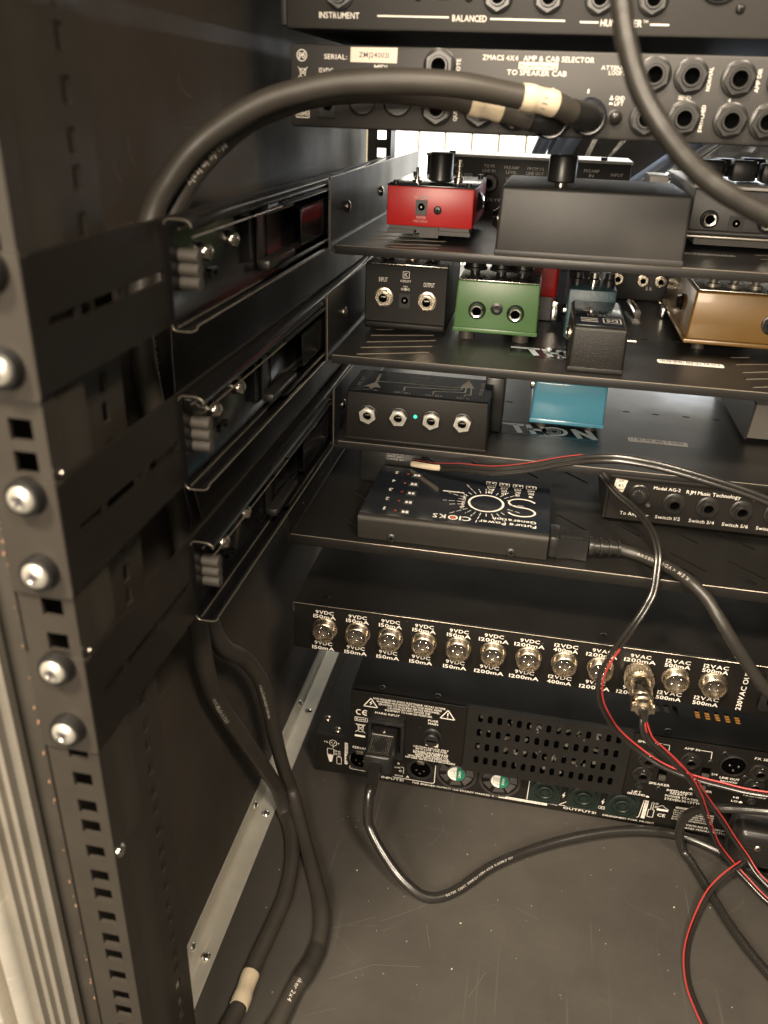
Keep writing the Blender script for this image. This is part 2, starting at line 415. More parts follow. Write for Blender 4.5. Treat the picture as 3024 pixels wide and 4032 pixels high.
# ================================================================== SETTING
struct('floor', MB().box(-4.3, 48, 18, 95, -1, 0), 'floor_felt')
struct('wall_left', MB().box(-5.2, -4.3, 24.2, 95, -1, 96), 'wall_laminate')
struct('wall_right', MB().box(48, 48.9, 24.2, 95, -1, 96), 'wall_laminate')
struct('ceiling', MB().box(-5.2, 48.9, 24.2, 95, 96, 97), 'wall_laminate')
mb = MB()
for pl in ([(46.4, 60.0), (46.7, 59.4), (47.3, 59.05), (48.0, 58.95)], [(38.3, 56.2), (38.5, 55.7), (38.9, 55.2)], [(40.0, 57.2), (40.04, 56.3), (40.6, 55.8)], [(37.0, 56.3), (37.1, 55.9)],
           [(39.6, 24.9), (38.4, 25.0), (36.9, 25.6)], [(38.9, 25.6), (37.5, 25.2), (35.6, 25.5)], [(53.2, 14.6), (51.7, 15.2)], [(62.1, 9.2), (59.9, 6.7)], [(40, 13.3), (37.5, 10)], [(45, 30), (44.2, 27)]):
    for (a, b) in zip(pl, pl[1:]): mb.seg(FX(-4.3), a, b, .05, .008)
sc_ = part('scratch', mb, 'scuff', bpy.data.objects['wall_left'])
mb = MB()
for pl in ([(5.5, 41.8), (7.2, 42.7), (8.9, 43.7)], [(9.4, 43.4), (12.3, 45.3), (14, 47.4)], [(6.5, 37.8), (9.5, 39.6), (13.1, 40.2)], [(13, 43.8), (13.6, 41.8)], [(16.9, 38.5), (18, 40.8)], [(20, 47), (22, 46.2)]):
    for a, b in zip(pl, pl[1:]): mb.seg(FT(0), a, b, .03, .006)
random.seed(77)
for k in range(34):
    x = random.uniform(2, 42); y = random.uniform(30, 55); a = random.uniform(-.6, 1.2); L_ = random.uniform(.6, 3.2); pts = [(x, y)]
    for j in range(4): a += random.uniform(-.25, .25); pts.append((pts[-1][0]+math.cos(a)*L_/4, pts[-1][1]+math.sin(a)*L_/4))
    for p_, q_ in zip(pts, pts[1:]): mb.seg(FT(0), p_, q_, random.uniform(.010, .028), .006)
part('scratch', mb, 'scuff', bpy.data.objects['floor'])['kind'] = 'stuff'

mb = MB(); random.seed(21)
for k in range(70):
    x = random.uniform(-1, 44); y = random.uniform(27, 57); q_ = random.choice((.02, .025, .03, .04)) if k > 5 else .08; a0 = random.random()*3
    mb.prism(FT(0), [(x+q_*math.cos(a0+i*1.57)*random.uniform(.6, 1.2), y+q_*math.sin(a0+i*1.57)*random.uniform(.5, 1.2)) for i in range(4)], .005, .03+q_*.4)
o = link('dust_crumbs', mb.mesh('dust_crumbs', 'crumb', Vector((0, 0, 0))), None, (0, 0, 0)); o['kind'] = 'stuff'; o['label'] = 'pale dust crumbs scattered over the case floor'; o['category'] = 'dust'
# aluminium edge profile at the rear mouth of the case
t = thing('case_edge_profile', (-6, 22, 0), 'ridged aluminium edging running down the far left beside the rack rail', 'edge trim')
sec = [(-4.25, 24.0), (-3.75, 23.9), (-3.7, 23.4), (-4.0, 23.2), (-4.05, 22.8), (-4.25, 22.75), (-4.3, 22.95), (-4.45, 22.95), (-4.5, 22.65), (-4.7, 22.6), (-4.75, 22.85), (-4.95, 22.85), (-5.0, 22.5),
       (-5.25, 22.45), (-5.3, 22.6), (-5.45, 22.35), (-5.7, 22.0), (-6.05, 21.9), (-6.25, 22.1), (-6.3, 22.5), (-6.95, 22.6), (-7.0, 22.2), (-7.3, 22.0), (-7.8, 22.2), (-8.0, 24.0)]
part('extrusion', MB().prism(FT0, sec[:15]+[(-5.45, 22.7), (-5.45, 24.0)], -1, 97), 'aluminium_dull', t, 25)
part('bead', MB().prism(FT0, [(-5.46, 24.0), (-5.46, 22.35), (-5.7, 22.0), (-6.05, 21.9), (-6.22, 22.1), (-6.25, 22.5), (-6.25, 24.0)], -1, 97), 'aluminium', t, 40)
part('channel', MB().prism(FT0, [(-6.26, 24.0), (-6.26, 22.9), (-6.95, 22.9), (-6.95, 24.0)], -1, 97), 'brown_edge', t)
part('bead', MB().prism(FT0, [(-6.96, 24.0), (-6.96, 22.5), (-7.15, 22.1), (-7.5, 22.0), (-8.6, 22.2), (-8.6, 24.0)], -1, 97), 'aluminium', t, 40)
mb = MB(); random.seed(5)
for k in range(46):
    z_ = random.uniform(4, 46); q_ = random.uniform(.02, .09); x_ = -2.98+random.uniform(-.06, .05)
    mb.prism(FY(24.03), [(x_-q_*.5, z_-q_), (x_+q_*.4, z_-q_*.6), (x_+q_*.5, z_+q_*1.2), (x_-q_*.3, z_+q_)], 0, .03)
part('chipped_edge', mb, 'chip_wood', t)['kind'] = 'stuff'
part('felt_lining', MB().box(-3.95, -2.9, 24.05, 24.6, 0, 96, .1), 'rubber', t)

# aluminium corner angle on the floor
t = thing('aluminium_angle', (-4.2, 22, 0), 'scuffed aluminium angle strip riveted along the floor and left wall corner', 'angle strip')
part('angle', MB().prism(FY0, [(-4.28, .01), (-2.45, .01), (-2.42, .1), (-2.5, .16), (-3.95, .16), (-4.12, .32), (-4.12, 1.85), (-4.18, 1.92), (-4.28, 1.9)], -90, -22), 'aluminium', t)
for yy in (66.3, 51.8, 37.4):
    for (x, z, ax) in ((-3.15, .16, (0, 0, 1)), (-4.12, 1.0, (1, 0, 0))):
        o = link('rivet', kit('rivet', 'rivet', lambda mb: mb.lathe((0, 0, 0), (0, 0, 1), [(.40, 0), (.38, .1), (.28, .19), (.17, .22), (.15, .14), (.01, .13)], 18), 'chrome'), t, (x, yy, z))
        o.rotation_euler = Vector(ax).to_track_quat('Z', 'Y').to_euler()

# rack rails
U0 = 39.43+.64
def rail(yf, label, zs, flipy=1):
    t = thing('rack_rail', (-1.5, yf, 0), label, 'rack rail')
    mb = MB(); zz_ = sorted(zs); ed = [0]+[v for z in zz_ for v in (z-.42, z+.42)]+[96]
    mb.box(-2.75, -1.78, yf, yf+.2, 0, 96).box(-.86, -.36, yf, yf+.2, 0, 96)
    for a, b in zip(ed[::2], ed[1::2]): mb.box(-1.78, -.86, yf, yf+.2, a, b)
    part('front_flange', mb, 'rail_paint', t)
    s = flipy
    y = lambda v: yf+s*v
    part('side_web', MB().prism(FT0, [(-.52, y(.21)), (-.37, y(.21)), (-.37, y(.9)), (-.48, y(1.05)), (-.42, y(1.2)), (-.42, y(2.9)), (-.60, y(3.1)), (-1.05, y(3.6)), (-1.19, y(3.5)), (-.68, y(2.9)), (-.60, y(1.2))], 0, 96), 'rail_paint', t)
    mb = MB(); ed = [0]+[v for z in zz_ for v in (z-.45, z+.45)]+[96]
    mb.box(-1.35, -1.2, y(3.5), y(5.3), 0, 96).box(-1.35, -1.2, y(5.9), y(7.2), 0, 96)
    for a, b in zip(ed[::2], ed[1::2]): mb.box(-1.35, -1.2, y(5.3), y(5.9), a, b)
    part('rear_flange', mb, 'rail_paint', t)
    return t
zs = []; z = 41.07-1.27
z = 39.7; seq = []
# EIA pattern 15.9 / 15.9 / 12.7 mm; anchored on the holes seen beside the third bracket
base = 30.1
zs = [base]
z, k = base, 0
while z > 2.5: z -= (1.25, 1.65, 1.65)[k % 3]; zs.append(z); k += 1
z, k = base, 0
while z < 93: z += (1.65, 1.65, 1.25)[k % 3]; zs.append(z); k += 1
r1 = rail(24.0, 'black left rack rail nearest the camera with square cage nut holes', zs)
r2 = rail(88.5, 'black left rack rail at the far opening, lit from behind', zs, 1)
screw(r1, -.36, 24.45, 27.1, (1, 0, 0), .33, 'chrome', .2, 'rivet', False)

# shelf brackets, slides, trays
BZ = [(54.4, 0), (46.46, 1), (38.62, 2)]
POS = ['topmost', 'middle', 'lowest']
SCR = [(50.65, 53.85), (45.9, 42.72), (38.25, 35.05)]
for zt, i in BZ:
    t = thing('rail_bracket', (-.35, 24, zt-4.8), POS[i]+' long black steel bracket bolted over the near rack rail', 'bracket', 'slide brackets on the near rack rail')
    part('front_flange', MB().plate(FY(23.98), rrect(-2.72, -.2, zt-4.9, zt, .12), [circ((-1.3, z_), .3) for z_ in SCR[i]], 0, .2), 'rail_paint', t)
    hs = [[(a_, zt-2.7), (b_, zt-2.7), (b_, zt-2.25), (a_, zt-2.25)] for a_, b_ in ((24.9, 26.7), (27.0, 30.1), (30.4, 34.0), (40, 46), (52, 58))]
    part('arm', MB().plate(FX(-.345), [(23.8, zt-4.75), (87, zt-4.75), (87, zt-.1), (24.4, zt-.1), (23.8, zt-.2)], hs, 0, .18), 'arm_shade', t)
    for z_ in SCR[i]:
        w = link('cup_washer', kit('cupw', 'cup_washer', lambda mb: mb.lathe((0, 0, 0), (0, -1, 0), [(.66, 0), (.72, .05), (.72, .36), (.66, .5), (.56, .53), (.50, .40)], 28), 'plastic_black'), t, (-1.3, 23.78, z_))
        s_ = link('bolt', kit('bolt', 'bolt', lambda mb: mb.lathe((0, 0, 0), (0, -1, 0), [(.53, .3), (.53, .50), (.50, .58), (.40, .66), (.24, .70), (.14, .62), (.01, .55)], 26), 'bolt_zinc'), t, (-1.3, 23.78, z_))
        s_.rotation_euler = (0, (z_*7.3) % 1.5, 0)
        link('cross_recess', kit('bcr', 'cross_recess', lambda mb: (mb.box(-.26, .26, -.715, -.6, -.06, .06), mb.box(-.06, .06, -.718, -.6, -.26, .26)), 'ink_dark'), s_, (-1.3, 23.78, z_))
    if i: screw(t, -.22, 24.3, zt+.18, (1, -.3, .6), .11, 'zinc', .15, 'rivet', False)
    # telescopic slide
    zc = zt-2.35
    g = thing('drawer_slide', (.3, 33, zc), POS[i]+' glossy black telescopic drawer slide on the left side of the rack', 'drawer slide', 'telescopic slides')
    H = 2.22
    prof = [(-.17, -H+.25), (-.1, -H+.08), (.05, -H), (.45, -H), (.8, -H+.02), (1.02, -H+.14), (1.08, -H+.32), (.98, -H+.44), (.9, -H+.34), (.76, -H+.16), (.4, -H+.13), (.1, -H+.15), (0, -H+.28)]
    def cprof(sc=1, dx=0):
        lo = [(x+dx, z*sc+zc-(.42 if sc == 1 else .2)) for x, z in prof]
        hi = [(x+dx, -z*sc+zc) for x, z in reversed(prof)]
        return lo+hi
    part('outer_channel', MB().prism(FY0, cprof(), -88, -34.4), 'slide_gloss', g, 50)
    part('mid_channel', MB().prism(FY0, cprof(.80, .06), -95, -47.5), 'slide_gloss', g, 50)
    part('inner_channel', MB().box(.72, .86, 52, 96, zc-1.25, zc+.95, .05).box(.40, .86, 52, 96, zc+.85, zc+.98).box(.40, .86, 52, 96, zc-1.3, zc-1.18), 'slide_gloss', g, 50)
    mb = MB()
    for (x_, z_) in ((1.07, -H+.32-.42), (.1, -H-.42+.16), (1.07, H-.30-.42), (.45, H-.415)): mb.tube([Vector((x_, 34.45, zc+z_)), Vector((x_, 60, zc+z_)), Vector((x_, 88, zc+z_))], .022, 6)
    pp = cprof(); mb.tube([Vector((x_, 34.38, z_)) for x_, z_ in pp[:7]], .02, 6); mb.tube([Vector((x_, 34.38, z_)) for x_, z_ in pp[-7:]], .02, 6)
    part('channel_glint', mb, 'glint_steel', g)  # thin bright tubes painting the highlights on the channel edges
    mb = MB()
    for q in (-.6, 0, .6): mb.lathe((0, 35.4, zc-.05+q), (1, 0, 0), [(.30, 0), (.33, .04), (.33, .90), (.30, .94)], 20, True, True)
    mb.box(.02, .90, 35.4, 35.7, zc-.9, zc+.8)
    part('rubber_stop', mb, 'rubber_grey', g)
    screw(g, .05, 38.0, zc+.30, (1, -.35, .15), .42, 'zinc', .42, 'screw', False)
    screw(g, .05, 41.6, zc+.40, (1, -.35, .15), .42, 'zinc', .42, 'screw', False)
    part('stop_tab', MB().box(.0, .35, 43.6, 43.7, zc-1.1, zc+1.3), 'slide_gloss', g)
    part('ball_cage', MB().box(.1, .85, 45.5, 50.5, zc+1.2, zc+1.75, .1).box(.1, .85, 45.5, 50.5, zc-1.75, zc-1.25, .1).box(.08, .2, 45.5, 46.4, zc-1.5, zc+1.5), 'plastic_black', g)
    part('lock_tab', MB().box(.3, .55, 37.6, 38.6, zc-.5, zc-.4).box(.3, .55, 37.6, 37.7, zc-.8, zc-.4).box(.3, .55, 38.5, 38.6, zc-.8, zc-.4), 'slide_gloss', g)

def tray(i, yf, z, htop, y1, slots_, holes_, x1=43.0):
    t = thing('sliding_tray', (1.1, yf, z-.45), POS[i]+' black steel pull-out tray carrying pedals', 'tray', 'pull-out pedal trays')
    hs = [slot(a, b, .22) for a, b in slots_]+[slot((x-.2, y), (x+.2, y), .26) for x, y in holes_]
    if slots_:
        mb = MB()
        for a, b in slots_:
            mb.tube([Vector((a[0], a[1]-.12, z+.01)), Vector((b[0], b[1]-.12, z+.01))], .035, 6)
        part('slot_glint', mb, 'glint_steel', t)  # bright strips painting the glints at the slots
    part('floor_plate', MB().plate(FT(z), [(1.5, yf), (x1-.4, yf), (x1-.4, y1), (1.5, y1)], hs, -.13, 0), 'tray_metal', t)
    part('front_lip', MB().box(1.5, x1-.4, yf-.12, yf+.02, z-.62, z, .05), 'tray_metal', t)
    ylip = [(yf-.3+1.1 if False else yf-.2, z-.5), (y1, z-.5), (y1, htop+.1), (yf-.1, htop), (yf-.2, htop-.12)]
    part('side_wall', MB().prism(FX(1.1), ylip, 0, .13).box(1.1, 1.6, yf-.18, y1, z-.5, z-.37), 'tray_metal', t)
    part('side_wall', MB().prism(FX(x1), ylip, -.13, 0), 'tray_metal', t)
    part('edge_glint', MB().tube([Vector((1.6, yf-.1, z-.01)), Vector((x1-.5, yf-.1, z-.01))], .03, 6).tube([Vector((1.24, yf-.19, z-.4)), Vector((1.24, yf-.19, htop-.1)), Vector((1.24, yf, htop+.02)), Vector((1.24, y1, htop+.1))], .02, 6), 'glint_steel', t)  # pale tubes stand in for highlights along front lip and side wall
    for yy in ((63.1, 76) if i == 0 else (62.3, 75)):
        screw(t, 1.23, yy, z+2.0, (1, 0, 0), .42, 'zinc', .2, 'rivet', False)
    return t
s1 = [((3.2, 65.4), (8.1, 66.3)), ((3.2, 63.5), (7.6, 64.2)), ((3.2, 61.5), (8.8, 62.6)), ((3.3, 59.6), (8.7, 60.6)), ((5.4, 58.6), (8.7, 59.2))]
s2 = [((3.2, 65.6), (4.6, 66.0)), ((3.2, 63.6), (8.0, 65.2)), ((3.3, 61.5), (8.4, 63.6)), ((3.2, 59.8), (8.4, 61.8)), ((3.3, 57.9), (8.4, 60.0))]
mir = lambda S: S+[((a[0]+28, a[1]+.3), (b[0]+28, b[1]+.3)) for a, b in S]
hl = [(x, y) for y in (69.4,) for x in (12.1, 14.7, 17.3, 19.9, 22.5, 25.0, 27.6, 30.2, 32.8, 35.4)]
tr1 = tray(0, 57.9, 50.0, 54.35, 97, mir(s1), [])
tr2 = tray(1, 57.2, 42.3, 46.6, 99, mir(s2), hl)  # far end lengthened to block slat glare on the lowest tray
tr3 = tray(2, 59.3, 34.7, 39.0, 99, [], [(14.5, 72.9), (25.05, 73.2), (27.65, 73.2), (30.3, 73.3), (32.97, 73.3), (22.4, 73.2), (17.2, 73)])
# shop-logo decals and barcode stickers on the trays
def logo(th, z, u0, u1, v0, v1):
    part('decal', MB().flat(FT(z), [(u0-.35, v0-.5), (u1+.5, v0-.5), (u1+.5, v1+.45), (u0-.35, v1+.45)], .008), 'gloss_print', th)
    f = FT(z); w = (u1-u0)/5; h = v1-v0; mb = MB(); L = .016; k = .28  # italic slant
    sx = lambda u, v: (u-k*(v-v0)+.6, v)
    def st(a, b, t_): mb.path(f, [sx(*a), sx(*b)], t_, lift=L)
    th_ = .42
    st((u0-.4, v1-.2), (u0+w*1.25, v1-.2), th_); st((u0+w*.75, v0), (u0+w*.75, v1-.2), th_*1.1)
    st((u0+w*1.5, v0), (u0+w*1.5, v1), th_*1.1); st((u0+w*2.25, v0), (u0+w*2.25, v1), th_*1.1); st((u0+w*1.3, v0+h*.5), (u0+w*2.5, v0+h*.5), th_)
    c = (u0+w*3.0, v0+h*.5); mb.ring(f, c, w*.62, .34, 28, ry=h*.42, lift=L); mb.ring(f, c, w*.34, .07, 24, ry=h*.24, lift=L); mb.ring(f, c, w*.22, .06, 24, ry=h*.16, lift=L)
    st((u0+w*4.0, v0), (u0+w*4.0, v1), th_*1.1); st((u0+w*4.8, v0), (u0+w*4.8, v1), th_*1.1)
    mb.path(f, [sx(u0+w*4.0, v1-.15), sx(u0+w*4.8, v0+.15)], th_*1.1, lift=L+.002)
    part('logo', mb, 'ink_blue', th)
logo(tr3, 34.7, 14.1, 21.7, 65.1, 67.2)
logo(tr2, 42.3, 14.7, 22.0, 61.6, 63.7)
def barcode(th, z, u0, u1, v0, v1):
    o = part('barcode_sticker', MB().flat(FT(z), rrect(u0, u1, v0, v1, .2), .01), 'label_white', th)
    mb = MB(); u = u0+.2; random.seed(int(u0*10))
    while u < u1-.3:
        w = random.choice((.03, .05, .08)); mb.flat(FT(z), [(u, v0+.42), (u+w, v0+.42), (u+w, v1-.08), (u, v1-.08)], .016); u += w+random.choice((.035, .05, .08))
        if random.random() < .12: u += .12
    mb.text(FT(z), '1 2 5 8 - 7 3 0 4', u0+.3, u0+2.9, v0+.12, v0+.32, lift=.016, bold=0)
    part('bars', mb, 'ink_dark', o)
barcode(tr2, 42.3, 25.4, 30.2, 62.5, 63.5)
barcode(tr3, 34.7, 24.7, 29.5, 65.6, 66.6)
barcode(tr1, 50.0, 25.7, 29.6, 64.0, 64.8)

# ================================================================== TOP RACK UNITS
def chassis(name, loc, label, cat, x0, x1, yf, y1, z0, z1, m='device_face', b=.12, face=True):
    t = thing(name, loc, label, cat)
    part('case', MB().box(x0, x1, yf, y1, z0, z1, b), m, t)
    return t
t = chassis('rack_processor', (21, 52, 62.6), 'topmost rack unit with INSTRUMENT and BALANCED sockets, cut off by the top edge', 'rack unit', 0, 43.4, 52.2, 88, 62.65, 94, b=.15)  # case height above the view added to block light from the far side
part('rear_ear', MB().box(-.34, .0, 52.3, 53.2, 62.8, 71, .08), 'device_face', t)
f = FY(52.2)
def tx(mb):
    mb.text(f, 'INSTRUMENT', 1.96, 4.29, 63.2, 63.5); mb.text(f, 'BALANCED', 9.56, 11.46, 63.18, 63.48)
    mb.seg(f, (5.33, 63.36), (9.37, 63.36), .08); mb.seg(f, (11.65, 63.33), (15.7, 63.31), .08); mb.seg(f, (16.5, 63.27), (17.48, 63.27), .08)
    mb.text(f, 'HUMBUSTER', 17.6, 19.75, 63.1, 63.42); mb.text(f, 'TM', 19.8, 20.05, 63.3, 63.42); mb.seg(f, (20.19, 63.22), (21.16, 63.22), .08)
lettering(t, tx)
for x in (3.15, 12.0, 14.7, 17.4, 20.15): jack(t, x, 52.2, 64.35, 1.0)
for x in (7.6, 10.4): screw(t, x, 52.2, 64.3, (0, -1, 0), .22, 'plastic_black', .1)
screw(t, 24.6, 52.2, 64.0, (0, -1, 0), .24, 'plastic_black', .15)
for x in (6.5, 9.0, 23.4, 26.9):
    o = link('xlr_socket', kit('xlr', 'xlr_socket', lambda mb: mb.lathe((0, 0, 0), (0, -1, 0), [(1.1, 0), (1.1, .1), (1.0, .16), (.92, .1), (.9, .0)], 32), 'plastic_black'), t, (x, 52.2, 65.25 if x > 20 else 65.3))
    link('bore', kit('xlrb', 'bore', lambda mb: mb.cyl((0, 0, 0), (0, -1, 0), .9, .03, 28), 'hole'), o, (x, 52.2, 65.25))

t = chassis('cab_selector', (21, 52.8, 57.5), 'rack amp and cab selector with hex jacks and ZMACS 4X4 print, serial sticker at left', 'rack unit', 0, 43.4, 52.8, 86, 57.55, 61.95, b=.18)
f = FY(52.8)
def tx(mb):
    mb.ring(f, (.74, 61.35), .29, .05); mb.text(f, 'Pb', .56, .95, 61.2, 61.5); mb.seg(f, (.55, 61.15), (.95, 61.55), .04)
    mb.text(f, 'SERIAL:', 2.1, 3.47, 61.2, 61.45); mb.text(f, '12VDC', 1.79, 2.63, 60.5, 60.73); mb.text(f, 'MIDI', 5.1, 5.87, 60.72, 60.98)
    mb.path(f, [(.6, 60.65), (.68, 60.25), (.9, 60.25), (.98, 60.65)], .04, True); mb.seg(f, (.5, 60.75), (1.08, 60.2), .04); mb.seg(f, (1.08, 60.75), (.5, 60.2), .04); mb.seg(f, (.6, 60.1), (1.0, 60.1), .09)
    mb.text(f, 'CE', .6, 1.1, 58.78, 59.0)
    mb.path(f, [(.37, 58.07), (1.16, 58.07), (1.16, 58.52), (.37, 58.52)], .045, True); mb.text(f, 'RoHS', .45, 1.08, 58.17, 58.42)
    mb.text(f, 'REMOTE', 9.9, 10.12, 60.2, 61.4, 90); mb.text(f, 'QUIK SELECT', 9.9, 10.1, 58.2, 60.0, 90)
    mb.text(f, 'ZMACS 4X4', 11.35, 13.35, 61.39, 61.64); mb.text(f, 'AMP & CAB SELECTOR', 13.65, 17.55, 61.39, 61.65); mb.text(f, 'TO SPEAKER CAB', 12.8, 16.12, 60.68, 60.94)
    mb.text(f, 'ATTENUATOR', 17.98, 20.2, 61.07, 61.28); mb.text(f, 'LOOPS', 18.42, 19.27, 60.83, 61.04)
    mb.text(f, '2', 15.4, 15.55, 59.9, 60.1); mb.text(f, '1', 17.4, 17.48, 59.88, 60.1)
    mb.text(f, 'GND', 18.95, 19.48, 59.58, 59.8); mb.text(f, 'LIFT', 18.95, 19.45, 59.32, 59.53)
    mb.flat(f, [(18.66, 59.6), (18.86, 59.6), (18.86, 59.66), (18.8, 59.66), (18.8, 59.8), (18.72, 59.8), (18.72, 59.66), (18.66, 59.66)]); mb.flat(f, [(18.66, 59.36), (18.86, 59.36), (18.86, 59.41), (18.8, 59.47), (18.72, 59.47), (18.66, 59.41)])
    mb.text(f, 'SEND', 22.35, 23.02, 59.73, 59.93); mb.text(f, 'NORMAL', 23.72, 23.92, 60.2, 61.35, 90); mb.text(f, 'SWITCHED', 23.7, 23.9, 58.14, 59.5, 90); mb.text(f, 'AMP DIR', 26.25, 26.45, 60.2, 61.35, 90)
    mb.text(f, '4', 25.0, 25.14, 59.68, 59.88); mb.text(f, '1', 21.68, 21.76, 60.75, 60.98)
lettering(t, tx)
o = part('serial_sticker', MB().flat(f, [(3.67, 61.08), (6.43, 61.08), (6.45, 61.86), (3.69, 61.84)], .01), 'label_cream', t)
part('lettering', MB().text(f, 'ZMJ240021', 4.18, 5.95, 61.34, 61.6, lift=.018), 'ink_dark', o)
o = part('patent_sticker', MB().flat(f, [(13.42, 60.98), (15.6, 60.98), (15.6, 61.34), (13.42, 61.34)], .01), 'label_cream', t)
part('lettering', MB().text(f, 'Patent Pending', 13.5, 15.53, 61.05, 61.26, lift=.018), 'ink_dark', o)
dc_socket(t, 2.3, 52.8, 58.75, 1.0, 1.25, .33)
din(t, 4.44, 52.8, 59.15, .85); din(t, 6.58, 52.8, 59.15, .85)
for x, z in ((8.92, 61.0), (8.92, 58.82), (11.43, 58.8), (13.4, 58.75), (20.86, 60.9), (22.81, 60.88), (25.31, 60.82), (20.79, 58.72), (22.81, 58.8), (25.31, 58.78), (27.2, 58.78), (27.7, 60.8)):
    jack(t, x, 52.8, z, 1.16, rot=30 if x < 21 else 12, washer=True)
for x, z in ((15.55, 58.45), (17.6, 58.7)): jack(t, x, 52.8, z, 1.16)
part('ground_lift_button', MB().lathe((19.09, 52.8, 58.72), (0, -1, 0), [(.42, 0), (.42, .08), (.33, .10), (.33, .3), (.2, .42), (.01, .45)], 24), 'plastic_nut', t)

# ================================================================== TRAY 1
t = thing('effects_pedal', (7.5, 62, 50.5), 'small red pedal with black knob, second from nothing at left end of the top tray', 'effects pedal')
t['label'] = 'small bright red pedal with one tall black knob on the top tray'
part('enclosure', MB().box(4.4, 10.72, 62.0, 72.5, 51.0, 53.75, .15), 'red_paint', t)
part('top_plate', MB().box(4.38, 10.74, 61.98, 72.52, 53.72, 53.84, .03), 'gloss_print', t)
part('base_plate', MB().box(4.6, 10.5, 62.1, 72.3, 50.75, 51.02).box(4.5, 6.5, 61.9, 63, 50.5, 50.78).box(8.2, 10.6, 61.9, 63, 50.5, 50.78).box(6.9, 8.3, 61.85, 64, 50.3, 51.0), 'rubber', t)
for x, y in ((4.95, 62.5), (10.25, 62.5), (10.3, 71.6), (4.95, 71.6)): part('corner_post', MB().cyl((x, y, 53.8), (0, 0, 1), .22, .28, 12, b=.03), 'plastic_black', t)
part('knob', MB().lathe((7.85, 65.2, 54.0), (0, 0, 1), [(.72, -.1), (.92, .0), (.92, .2), (.88, .3), (.86, 1.75), (.78, 1.9), (.01, 1.9)], 36, True), 'plastic_black', t)
tg = part('toggle_switch', MB().lathe((6.1, 65.0, 53.84), (0, 0, 1), [(.38, 0), (.38, .14), (.2, .16), (.2, .34), (.1, .36), (.14, .95), (.08, 1.0)], 14, False, True), 'chrome', t)
tg = part('toggle_switch', MB().lathe((9.0, 67.0, 53.84), (0, 0, 1), [(.38, 0), (.38, .25), (.24, .3), (.24, .7), (.14, .75), (.14, 1.5)], 14, False, True), 'nickel', t)
part('side_jack', MB().lathe((10.72, 65.5, 52.6), (1, 0, 0), [(.7, 0), (.75, .1), (.55, .3), (.4, .35), (.38, .1)], 24), 'plastic_black', t)
part('side_jack', MB().lathe((10.72, 68.2, 52.3), (1, 0, 0), [(.5, 0), (.5, .2), (.35, .28), (.3, .1)], 24), 'chrome', t)
f = FY(62.0)
lettering(t, lambda mb: (mb.text(f, 'POWER', 6.62, 7.3, 51.55, 51.73), mb.text(f, '9VDC 300mA', 6.4, 7.45, 51.32, 51.47), mb.ring(f, (6.5, 53.02), .09, .03), mb.ring(f, (7.0, 53.02), .08, .1), mb.ring(f, (7.4, 53.02), .09, .03), mb.seg(f, (6.6, 53.02), (7.3, 53.02), .04)), 'ink_dim')
dc_socket(t, 6.95, 62.0, 52.33, .86, 1.05, .26)
screw(t, 8.14, 62.0, 52.2, (0, -1, 0), .3, 'plastic_black', .08)
ft = FT(53.84)
lettering(t, lambda mb: (mb.disc(ft, (9.3, 63.4), .09), mb.disc(ft, (9.8, 63.2), .09), mb.disc(ft, (6.9, 64), .08)), 'ink_dark')

t = thing('effects_pedal', (19, 58, 50), 'large plain dark grey pedal box standing at the front edge of the top tray', 'effects pedal')
bb = MB(); bb.box(12.72, 25.05, 57.75, 68.6, 50.05, 54.4, .22, 3, taper=.08); part('enclosure', bb, 'pedal_grey', t)
part('bottom_cover', MB().box(12.70, 25.07, 57.70, 68.62, 50.02, 50.42, .06), 'pedal_grey', t)
part('knob', MB().lathe((16.63, 60.2, 54.75), (0, 0, 1), [(.85, -.1), (.95, 0), (.95, 1.45), (.88, 1.58), (.01, 1.58)], 32, True), 'plastic_black', t)
part('knob_shaft', MB().cyl((16.63, 60.2, 54.4), (0, 0, 1), .42, .3), 'chrome', t)
part('side_jack', MB().lathe((12.72, 60.3, 52.1), (-1, 0, 0), [(.72, 0), (.75, .12), (.6, .25), (.5, .45), (.38, .45), (.35, .1)], 24), 'chrome', t)
part('side_jack', MB().lathe((25.0, 63.0, 51.7), (1, 0, 0), [(.3, 0), (.3, .2), (.2, .4), (.01, .45)], 20), 'chrome', t)
ft = FT(54.4)
def tx(mb):
    mb.path(ft, [(18.7, 59.4), (21.3, 59.6), (21.2, 65.5), (18.8, 65.3)], .12, True)
    for k in range(4): mb.seg(ft, (19.1, 60.6+k*1.2), (20.8, 60.7+k*1.2), .35)
    for k in range(3): mb.flat(ft, [(23.9, 59+k*1.7), (24.4, 59+k*1.7), (24.4, 59.8+k*1.7), (23.9, 59.8+k*1.7)])
    mb.flat(ft, [(13.2, 60), (13.6, 60), (13.6, 60.7), (13.2, 60.7)]); mb.flat(ft, [(13.2, 63), (13.6, 63), (13.6, 63.7), (13.2, 63.7)]); mb.ring(ft, (16.63, 60.2), 1.2, .06)
    for k in range(3): mb.seg(ft, (22, 60+k*1.3), (23, 60+k*1.3), .2)
lettering(t, tx, 'ink_dark')

